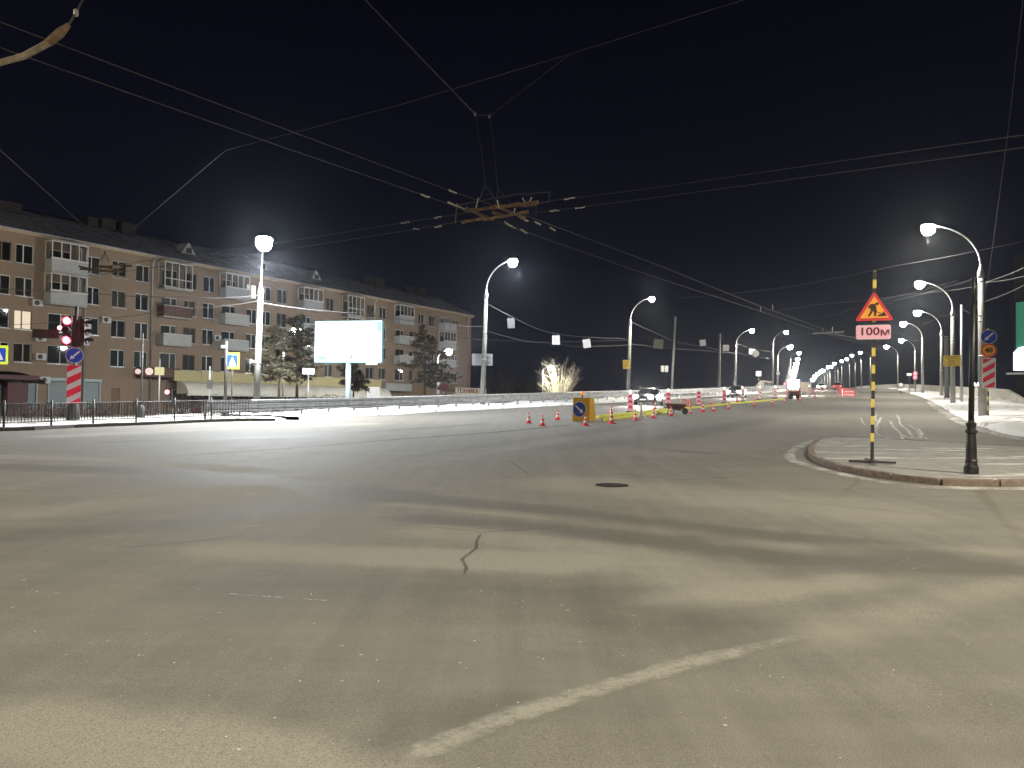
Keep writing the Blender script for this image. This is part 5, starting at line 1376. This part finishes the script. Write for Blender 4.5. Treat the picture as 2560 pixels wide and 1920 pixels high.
# upright boards
def board(label, p, kind, hgt=1.22, w=.36, lamp=True):
    t = thing('delineator_board', label, 'delineator', p, face_cam(p), 'upright marker boards along the roadworks')
    MB().box((0, .05, .04), (.55, .40, .08)).build('foot', M['rubber'], t)
    pl = MB().plate(rrect(w, hgt - .12, .05, 3, 0, .10 + (hgt - .12) / 2), -.02, .02).build('board', M['pink'] if kind == 'chev' else M['white'], t)
    if kind == 'chev':
        for k in range(3):
            z = .22 + k * .34; ww = w * .34
            MB().plate([(-ww, z), (0, z + .10), (ww, z), (ww, z + .16), (0, z + .27), (-ww, z + .16)], -.025, -.02).build('chevron', M['red'], pl)
    else:
        for k in range(3):
            z = .20 + k * .36; MB().plate([(-w * .42, z + .26), (w * .42, z), (w * .42, z + .16), (-w * .42, z + .36)] if z + .36 < hgt - .05 else [(-w * .42, z + .18), (w * .42, z), (w * .42, z + .12), (-w * .42, z + .24)], -.025, -.02).build('stripe', M['red'], pl)
    if lamp:
        MB().lathe([(.03, 0), (.03, .06), (.085, .09), (.10, .17), (.06, .25), (.01, .27)], 12, (0, 0, hgt - .02)).build('warning_lamp', mat('lamp_amber_white', (.8, .7, .5), .4, var=0, emit=(1, .86, .62), estr=1.6), t, True)
    return t
BOARDS = [(1575.6, 1031, 'c', 'first chevron board, in front of the first car bonnet', True), (1670.4, 1021, 'c', 'second chevron board, behind the wheelbarrow', True), (1747, 1014, 'c', 'third chevron board, right of the red crate', False), (1811, 1008, 'c', 'fourth chevron board, in front of the second car', True),
          (1856, 1003.6, 's', 'first slanted-stripe board, at the second car', True), (1900, 998.5, 's', 'second slanted-stripe board, before the snow bank', True), (1937.6, 995.5, 's', 'third slanted-stripe board, by the stair lamp pole', True), (1969, 995.5, 's', 'fourth slanted-stripe board, left of the red machine', False), (1999, 992, 's', 'fifth slanted-stripe board, right of the red machine', False), (2023, 991, 's', 'sixth slanted-stripe board, at the right end of the works', True)]
for px, py, k, lab, lm in BOARDS: board('red and white ' + lab, G(px, py), 'chev' if k == 'c' else 'slant', lamp=lm)
# yellow box with blue arrow
p = G(1460, 1053); yb = thing('yellow_barrier_box', 'yellow box barrier with a round blue arrow sign at the start of the works', 'barrier', p, face_cam(p, .0))
W0, H0, D0 = 1.18, 1.20, .75
bx = MB(); bot = [(-W0 / 2 - .0, -.1), (W0 / 2 - .30, -.1), (W0 / 2 + .02, .42), (-W0 / 2 + .1, D0)]
top = [(-W0 / 2 + .03, -.06), (W0 / 2 - .32, -.06), (W0 / 2 - .08, .40), (-W0 / 2 + .1, D0 - .05)]
bx.add([(x, y, .01) for x, y in bot] + [(x, y, H0) for x, y in top], [(0, 1, 5, 4), (1, 2, 6, 5), (2, 3, 7, 6), (3, 0, 4, 7), (4, 5, 6, 7)])
bo = bx.build('cover', M['ybox'], yb); sgn_ = round_sign(bo, .62, .40, 'arrow', -.135, ang=math.radians(-38), ex=.84); sgn_.location = (-.24, .0, -.02)
MB().tube([(-.1, .2, H0), (-.1, .2, H0 + .2)], .03, 8).build('lamp_stem', M['dark'], yb)
MB().lathe([(.09, 0), (.10, .12), (.06, .18)], 12, (-.1, .2, H0 + .15)).build('beacon', mat('amber_beacon', (.8, .25, .02), .3, var=0, emit=(1, .35, .03), estr=.35), yb, True)
# yellow beams laid end to end
def beam(label, a, b, r=.085):
    a, b = Vector(a), Vector(b); t = thing('yellow_beam', label, 'beam', a, 0, 'yellow beams laid along the works')
    d = b - a; d.z = 0; L_ = d.length; t.rotation_euler[2] = math.atan2(d.y, d.x); sl = math.atan2(b.z - a.z, L_)
    t.rotation_euler[1] = -sl
    n_ = max(1, int(L_ / 2.4))
    for i in range(n_):
        MB().box((L_ * (i + .5) / n_, 0, .065), (L_ / n_ - .03, .13, .13)).build('segment', M['ybeam'], t)
        MB().box((L_ * (i + .5) / n_, 0, .143), (L_ / n_ - .3, .05, .026)).build('ridge', M['ybeam'], t)
    return t
beam('yellow beam on the ground, upper of the two beside the yellow box', G(1492, 1045), G(1675, 1025.5)); beam('yellow beam on the ground, lower of the two beside the yellow box', G(1504, 1053), G(1675, 1032)); beam('long yellow beam on the ground right of the wheelbarrow', G(1706, 1024.5), G(1815, 1012)); beam('far yellow beam on the ground before the slanted boards', G(1817, 1012), G(1960, 999))
# white stand
p = G(1603, 1046); t = thing('sign_stand', 'small white trestle stand leaning on the yellow beams', 'stand', p, face_cam(p))
MB().box((0, 0, .45), (.12, .05, .85)).build('board', M['white'], t); MB().tube([(0, 0, .4), (-.22, -.1, 0)], .025, 6).build('leg', M['white'], t); MB().tube([(0, 0, .4), (.28, -.05, 0)], .025, 6).build('leg', M['white'], t); MB().tube([(0, 0, .5), (.02, .25, 0)], .025, 6).build('leg', M['white'], t)
# wheelbarrow
p = G(1690, 1036); wb = thing('wheelbarrow', 'dark wheelbarrow standing against the yellow beams', 'wheelbarrow', p, .5)
tr = MB().add([(-.42, -.28, .38), (.38, -.22, .30), (.38, .22, .30), (-.42, .28, .38), (-.60, -.36, .66), (.55, -.32, .62), (.55, .32, .62), (-.60, .36, .66)], [(0, 3, 2, 1), (0, 1, 5, 4), (1, 2, 6, 5), (2, 3, 7, 6), (3, 0, 4, 7)])
tr.build('tray', mat('dark_brown_tray', (.07, .022, .016), .6, var=.3), wb)
for s_ in (-1, 1):
    MB().tube([(-1.0, s_ * .28, .60), (-.3, s_ * .26, .34), (.72, s_ * .07, .20)], .022, 7).build('handle', M['dark'], wb); MB().tube([(-.35, s_ * .26, .36), (-.45, s_ * .27, .0)], .022, 7).build('leg', M['dark'], wb)
MB().lathe([(.05, -.045), (.19, -.045), (.20, -.03), (.20, .03), (.19, .045), (.05, .045)], 18, mtx=Matrix.Translation((.72, 0, .20)) @ Matrix.Rotation(math.pi / 2, 4, 'X')).build('wheel', M['rubber'], wb)
# red crate with upright poles, red machine
p = G(1716, 1017.5); t = thing('mesh_crate', 'red mesh crate with upright poles behind the beams', 'crate', p, face_cam(p))
mb = MB()
for x in (-.38, -.19, 0, .19, .38): mb.box((x, -.25, .30), (.05, .03, .6)); mb.box((x, .25, .30), (.05, .03, .6))
for z in (.05, .3, .55): mb.box((0, -.25, z), (.85, .034, .06)); mb.box((0, .25, z), (.85, .034, .06)); mb.box((-.41, 0, z), (.034, .5, .06)); mb.box((.41, 0, z), (.034, .5, .06))
mb.build('crate', mat('red_plastic', (.75, .11, .08), .5, var=.1), t)
MB().tube([(-.35, 0, .1), (-.48, 0, 1.0)], .03, 6).build('upright', M['white'], t); MB().tube([(.25, 0, .1), (.20, 0, 1.05)], .03, 6).build('upright', M['white'], t); MB().tube([(-.45, .02, .95), (.1, 0, .6)], .025, 6).build('brace', M['white'], t)
p = G(1983, 998); t = thing('compressor', 'low red machine between the fourth and fifth slanted boards', 'machine', p, face_cam(p) + .3)
RM = mat('red_machine_paint', (.30, .035, .025), .5, var=.2)
MB().box((0, 0, .62), (1.4, .9, .55), taper=.9).build('body', RM, t); MB().box((.85, 0, .45), (.5, .08, .08)).build('tow_bar', M['dark'], t)
for s_ in (-.4, .4): MB().lathe([(.05, -.07), (.26, -.07), (.28, 0), (.26, .07), (.05, .07)], 16, mtx=Matrix.Translation((s_, -.45, .28)) @ Matrix.Rotation(math.pi / 2, 4, 'X')).build('wheel', M['rubber'], t)
MB().box((-.1, -.47, .66), (.8, .03, .3)).build('grille', M['dark'], t)
# far red and white barriers
def barrier(label, p, rz):
    t = thing('water_barrier', label, 'barrier', p, rz, 'far red and white barriers')
    MB().add([(-.75, -.22, 0), (.75, -.22, 0), (.75, .22, 0), (-.75, .22, 0), (-.75, -.10, .40), (.75, -.10, .40), (.75, .10, .40), (-.75, .10, .40), (-.75, -.07, .85), (.75, -.07, .85), (.75, .07, .85), (-.75, .07, .85)],
             [(0, 1, 5, 4), (1, 2, 6, 5), (2, 3, 7, 6), (3, 0, 4, 7), (4, 5, 9, 8), (5, 6, 10, 9), (6, 7, 11, 10), (7, 4, 8, 11), (8, 9, 10, 11)]).build('body', mat('pink_red_plastic', (.80, .16, .17), .5, var=.1), t)
    for z in (.22, .62): MB().box((0, -.16 if z < .4 else -.095, z), (1.2, .02, .12)).build('reflective_strip', M['white'], t)
for i, (px, py) in enumerate(((2121, 991.5), (2117, 987), (2110, 984), (2101, 981))): g = G(px, py); barrier(['nearest far red barrier at the end of the cone row', 'second far red barrier behind the nearest', 'third far red barrier along the kerb line', 'last far red barrier before the crest'][i], g, -TH + .5 + .25 * i)
# barrier tape on thin stakes
tp_ = [G(2035, 992), G(2060, 985), G(2085, 980), G(2100, 976)]
t = thing('barrier_tape', 'red and white tape strung on stakes between the last board and the barriers', 'barrier tape', tp_[0])
for a in tp_: MB().tube([rel(a, tp_[0]), rel(a + Vector((0, 0, 1.05)), tp_[0])], .025, 6).build('stake', M['cone'], t)
for a, b in zip(tp_[:-1], tp_[1:]):
    n_ = 8
    for i in range(n_):
        q0, q1 = a.lerp(b, i / n_), a.lerp(b, (i + 1) / n_)
        for z0 in (.55, .92):
            MB().add([rel((q0.x, q0.y, q0.z + z0), tp_[0]), rel((q1.x, q1.y, q1.z + z0), tp_[0]), rel((q1.x, q1.y, q1.z + z0 + .09), tp_[0]), rel((q0.x, q0.y, q0.z + z0 + .09), tp_[0])], [(0, 1, 2, 3)]).build('tape', M['white'] if i % 2 else M['cone'], t)
# site fence screen and floodlight mast where the works glare
p = at_t(1984, -21); p = ground(*P(1982, 980, 106).xy); fl = thing('floodlight_mast', 'glaring work floodlight on a mast in the middle of the works', 'floodlight', p)
MB().tube([(0, 0, -.1), (0, 0, 2.3)], .05, 8).build('mast', M['dark'], fl)
for a in range(3): MB().tube([(0, 0, .9), (.7 * math.cos(a * 2.09), .7 * math.sin(a * 2.09), 0)], .03, 6).build('leg', M['dark'], fl)
zz = 1.3
for k, (x, z) in enumerate(((-.40, 1.85), (.40, 1.85), (-.40, 1.15), (.40, 1.15))):
    hd = MB().box((x, -.1, z), (.74, .16, .62)).build('lamp_head', M['dark'], fl); MB().box((x, -.20, z), (.68, .05, .56)).build('lamp_glass', mat('floodlight_glass', (.8, .8, .8), .3, var=0, emit=(1, .97, .88), estr=40), hd)
point_light('flood_light', (0, -.9, 1.6), 3800, (1, .95, .84), fl, .3)
SCRN = mat('site_screen', (.62, .52, .42), .7, var=.15)
for i, (px0, px1, Y0, Y1) in enumerate(((1972, 1992, 112, 116), (1992, 2012, 116, 121), (2012, 2028, 121, 126))):
    a, b = ground(*P(px0, 985, Y0).xy), ground(*P(px1, 985, Y1).xy); t = thing('site_screen', ['left site screen panel lit by the floodlight', 'middle site screen panel lit by the floodlight', 'right site screen panel at the end of the works'][i], 'site screen', a)
    MB().add([rel(a + Vector((0, 0, .25)), a), rel(b + Vector((0, 0, .25)), a), rel(b + Vector((0, 0, 1.75)), a), rel(a + Vector((0, 0, 1.75)), a)], [(0, 1, 2, 3)]).build('sheet', SCRN, t)
    for q in (a, a.lerp(b, .5), b): MB().tube([rel(q, a), rel(q + Vector((0, 0, 1.85)), a)], .03, 6).build('post', M['galv'], t)
    for z in (.25, 1.0, 1.75): MB().tube([rel(a + Vector((0, 0, z)), a), rel(b + Vector((0, 0, z)), a)], .022, 6).build('rail', M['galv'], t)

# ------------------------------------------------------------------ cars
HEADL = mat('car_headlight', (.8, .8, .8), .2, var=0, emit=(1, .97, .93), estr=320); TAILL = mat('car_tail_light', (.5, .02, .02), .3, var=0, emit=(1, .05, .05), estr=6)
def car(label, p, yaw, paint, front_lit=True, tail=False):
    t = thing('car', label, 'car', p, yaw, 'cars on the road')                  # the bonnet points to -y
    L_, Wd = 4.4, 1.78
    # stations along y: (y, half width at sill, bottom z, shoulder z, half width at shoulder)
    stn = [(-2.2, .62, .34, .58, .60), (-2.12, .78, .24, .70, .74), (-1.85, .86, .20, .80, .80), (-1.35, .89, .19, .88, .83), (-.75, .89, .19, .95, .85), (.2, .89, .19, .98, .86), (1.2, .89, .19, 1.0, .85), (1.75, .87, .22, .99, .82), (2.1, .80, .28, .94, .74), (2.2, .66, .38, .80, .62)]
    b = MB(); rr = []
    for y, w, z0, z1, ws in stn:
        zm = (z0 + z1) / 2
        rr.append([(-w * .9, y, z0), (-w, y, z0 + .10), (-w * 1.005, y, zm), (-ws, y, z1 - .05), (-ws * .9, y, z1), (0, y, z1 + .03), (ws * .9, y, z1), (ws, y, z1 - .05), (w * 1.005, y, zm), (w, y, z0 + .10), (w * .9, y, z0)])
    b.grid(rr); b.add(rr[0], [tuple(range(11))]); b.add(rr[-1], [tuple(range(10, -1, -1))])
    for i in range(len(rr) - 1): b.add([rr[i][0], rr[i][10], rr[i + 1][10], rr[i + 1][0]], [(0, 1, 2, 3)])
    body = smooth_angle(b.build('body', paint, t), 35)
    cab = [(-.98, .70, .93), (-.25, .58, 1.40), (.45, .59, 1.46), (1.05, .57, 1.42), (1.85, .70, .98)]
    g = MB(); rr = []
    for y, w, z in cab:
        bw = .82 if .92 < z else .8; rr.append([(-.80, y, .94), (-w, y, z), (-w * .6, y, z + .02), (w * .6, y, z + .02), (w, y, z), (.80, y, .94)])
    g.grid(rr); g.use
    cabo = smooth_angle(g.build('roof', paint, t), 30)
    gl_ = MB()                                       # glass set slightly proud of the cabin
    gl_.add([(-.70, -1.005, .96), (.70, -1.005, .96), (.53, -.31, 1.385), (-.53, -.31, 1.385)], [(0, 1, 2, 3)]); gl_.build('windscreen', M['carglass'], t)
    MB().add([(.66, 1.80, 1.04), (-.66, 1.80, 1.04), (-.52, 1.12, 1.41), (.52, 1.12, 1.41)], [(0, 1, 2, 3)]).build('rear_window', M['carglass'], t)
    for s_ in (-1, 1):
        MB().add([(s_ * .815, -.72, .98), (s_ * .615, -.20, 1.37), (s_ * .62, .40, 1.41), (s_ * .815, .40, .98)], [(0, 1, 2, 3)]).build('side_window', M['carglass'], t)
        MB().add([(s_ * .815, .46, .98), (s_ * .62, .46, 1.41), (s_ * .605, 1.02, 1.385), (s_ * .80, 1.45, 1.0)], [(0, 1, 2, 3)]).build('side_window', M['carglass'], t)
        MB().box((s_ * .98, -.62, 1.0), (.16, .10, .12)).build('mirror', paint, t)
        for y in (-1.38, 1.35):
            mx = Matrix.Translation((s_ * .80, y, .31)) @ Matrix.Rotation(math.pi / 2, 4, 'Y')
            w_ = MB().lathe([(.20, -.10), (.29, -.10), (.31, -.07), (.31, .07), (.29, .10), (.20, .10)], 20, mtx=mx).build('wheel', M['rubber'], t, True)
            MB().lathe([(.20, -.08), (.20, .08), (.05, .095)], 14, mtx=mx).build('rim', M['galv'], w_)
        mx = Matrix.Translation((s_ * .62, -2.10, .64)) @ Matrix.Rotation(math.pi / 2, 4, 'X')
        MB().lathe([(.18, -.02), (.18, .06), (.11, .10), (.02, .11)], 14, mtx=mx, sx=1.25, sy=.9).build('headlight', HEADL if front_lit else M['glass'], t, True)
        MB().box((s_ * .62, 2.13, .78), (.34, .12, .16)).build('tail_light', TAILL if tail else M['red'], t)
    MB().box((0, -2.19, .56), (.80, .06, .16)).build('grille', M['dark'], t); MB().box((0, -2.20, .36), (1.1, .06, .12)).build('lower_grille', M['dark'], t); MB().box((0, -2.235, .44), (.52, .02, .11)).build('number_plate', M['white'], t)
    if front_lit: 
        d = bpy.data.lights.new('headlight_beam', 'SPOT'); d.energy = 2200; d.spot_size = math.radians(70); d.spot_blend = .8; d.color = (1, .95, .9); d.shadow_soft_size = .1
        o = bpy.data.objects.new('headlight_beam', d); COL.objects.link(o); o.parent = t; o.location = (0, -2.4, .66); o.rotation_euler = (math.radians(84), 0, math.pi)
    return t
P1 = mat('dark_car_paint', (.045, .042, .045), .25, .4, var=.05, coat=.6); P2 = mat('silver_car_paint', (.40, .40, .41), .25, .5, var=.04, coat=.6); P3 = mat('white_car_paint', (.7, .7, .7), .3, 0, var=.03, coat=.6)
g = G(1622, 1012); car('dark car with glaring headlights coming down the left carriageway', g, -TH + .12, P1)
g = G(1842, 994); car('silver car with lit headlights farther up the left carriageway', g, -TH + .05, P2)
g = G(2054, 975); car('tiny pale car with headlights far off on the bridge', g, -TH + .1, P3)
g = G(2096, 974.5); car('tiny red car with tail lights far off on the bridge by the barriers', g, -TH + math.pi, mat('red_car_paint', (.35, .03, .03), .3, .2, var=.04, coat=.6), False, True)

# ------------------------------------------------------------------ stairs parapet and bridge parapets
CP = mat('concrete_parapet', (.40, .38, .34), .85, var=.2, scale=2, bump=.3, dirt=(.26, .25, .22), dscale=1)
a = at_t(1878, -30.5); b = at_t(1906, -30.5)
ps = thing('stair_parapet', 'sloping concrete stair parapet with a railing left of the bridge', 'parapet', a, 0)
d = (b - a); d.z = 0; L_ = d.length; ps.rotation_euler[2] = math.atan2(d.y, d.x)
MB().add([(x, y, z) for y in (-.15, .15) for x, z in ((0, 0), (L_, .2), (L_ + 1.0, .2), (L_ + 1.0, 2.3), (L_ * .86, 2.3))], [(0, 1, 2, 3, 4), (9, 8, 7, 6, 5), (0, 4, 9, 5), (4, 3, 8, 9), (3, 2, 7, 8), (0, 5, 6, 1), (1, 6, 7, 2)]).build('slope_wall', CP, ps)
MB().box((L_ + 5.5, 0, 2.28), (9.0, .22, .22)).build('top_rail', CP, ps)
for k in range(5): MB().box((L_ + 1.6 + k * 2.0, 0, 1.2), (.14, .14, 2.1)).build('post', CP, ps)
rp = [Vector((*world(s_, t_), 0)) for s_, t_ in ((76, 6.5), (92, 4.6), (112, 2.2), (140, -1.0), (170, -4.5), (215, -9.5), (270, -17.5), (340, -29), (430, -47))]
rpp = resample(rp, 6.0)
pt = thing('bridge_parapet', 'low grey concrete parapet along the right side of the bridge', 'parapet')
for i, (a, b) in enumerate(zip(rpp[:-1], rpp[1:])):
    za, zb = h(a.x, a.y), h(b.x, b.y); hh = 1.15 * min(1, .3 + i * .35); h2 = 1.15 * min(1, .3 + (i + 1) * .35); nn = Vector((-(b - a).y, (b - a).x, 0)).normalized() * .15; e = (b - a).normalized() * .02
    vs = []
    for q, z, hq in ((a + e, za, hh), (b - e, zb, h2)):
        for s_ in (-1, 1): vs += [(q.x + nn.x * s_, q.y + nn.y * s_, z - 1.2), (q.x + nn.x * s_, q.y + nn.y * s_, z + hq)]
    MB().add(vs, [(0, 1, 5, 4), (3, 2, 6, 7), (1, 3, 7, 5), (0, 2, 3, 1), (4, 5, 7, 6)]).build('slab', CP, pt)

# ------------------------------------------------------------------ building with green light on the right
g = ground(*P(2593, 980, 78).xy); g.z = h(g.x, g.y)
gbd = thing('lit_shop_building', 'dark building edge with green light and a white lit sign at the right border', 'building', g, face_cam(g) - .25)
MB().box((6.0, 4, 7.5), (16.0, 8, 17.0)).build('wall', mat('dark_wall', (.018, .02, .022), .9, var=.2), gbd)
zt, zb = P(2545, 752, 78).z - g.z, P(2545, 870, 78).z - g.z
MB().box((5.0, -.1, (zt + zb) / 2), (13.6, .12, zt - zb)).build('green_panel', mat('green_lit_panel', (.03, .22, .13), .5, var=.1, emit=(.02, .32, .20), estr=.22), gbd)
zs_ = P(2548, 895, 78).z - g.z
sg = MB().plate([(x * 1.0, z + zs_) for x, z in ((-1.95, -1.2), (.6, -1.2), (.6, -.55), (-1.05, -.55), (-1.05, 1.2), (-1.5, 1.1), (-1.95, .6))], -.5, -.3).build('sign_letter', mat('white_lit_letter', (.8, .8, .8), .5, var=0, emit=(.92, .90, 1), estr=2.5), gbd)
MB().box((4.0, -.25, zs_ + .1), (9.4, .1, 1.5)).build('sign_panel', mat('violet_lit_panel', (.2, .05, .2), .5, var=0, emit=(.35, .08, .40), estr=.5), gbd)
MB().box((3.0, -.5, zs_ - 1.55), (11, .8, .18)).build('ledge', M['steel'], gbd)
g = ground(*P(2441, 975, 110).xy); t = thing('twin_lamp', 'pair of tiny white lights low behind the black post on the right', 'lamp', g)
zz = P(2441, 961, 110).z - g.z
MB().tube([(0, 0, -.2), (0, 0, zz)], .08, 8).build('post', M['dark'], t)
for s_ in (-.45, .45): MB().lathe([(.02, -.22), (.20, -.15), (.24, 0), (.20, .15), (.02, .22)], 12, (s_, 0, zz)).build('globe', LAMPC, t)
MB().tube([(-.45, 0, zz - .2), (.45, 0, zz - .2)], .04, 6).build('arm', M['dark'], t)

# ------------------------------------------------------------------ faint scattering volume added, standing in for lens bloom round the lamps
HAZE = True
if HAZE:
    hz = MB().box((150, 480, 25), (1500, 1200, 72)).build('bloom_haze', None); hz['kind'] = 'stuff'
    hm = bpy.data.materials.new('bloom_haze'); hm.use_nodes = True; n_ = hm.node_tree.nodes; l_ = hm.node_tree.links; n_.clear()
    o = n_.new('ShaderNodeOutputMaterial'); v = n_.new('ShaderNodeVolumePrincipled'); v.inputs['Density'].default_value = .00022; v.inputs['Color'].default_value = (.80, .87, 1.0, 1); v.inputs['Anisotropy'].default_value = .89
    l_.new(v.outputs[0], o.inputs['Volume']); hz.data.materials.append(hm)
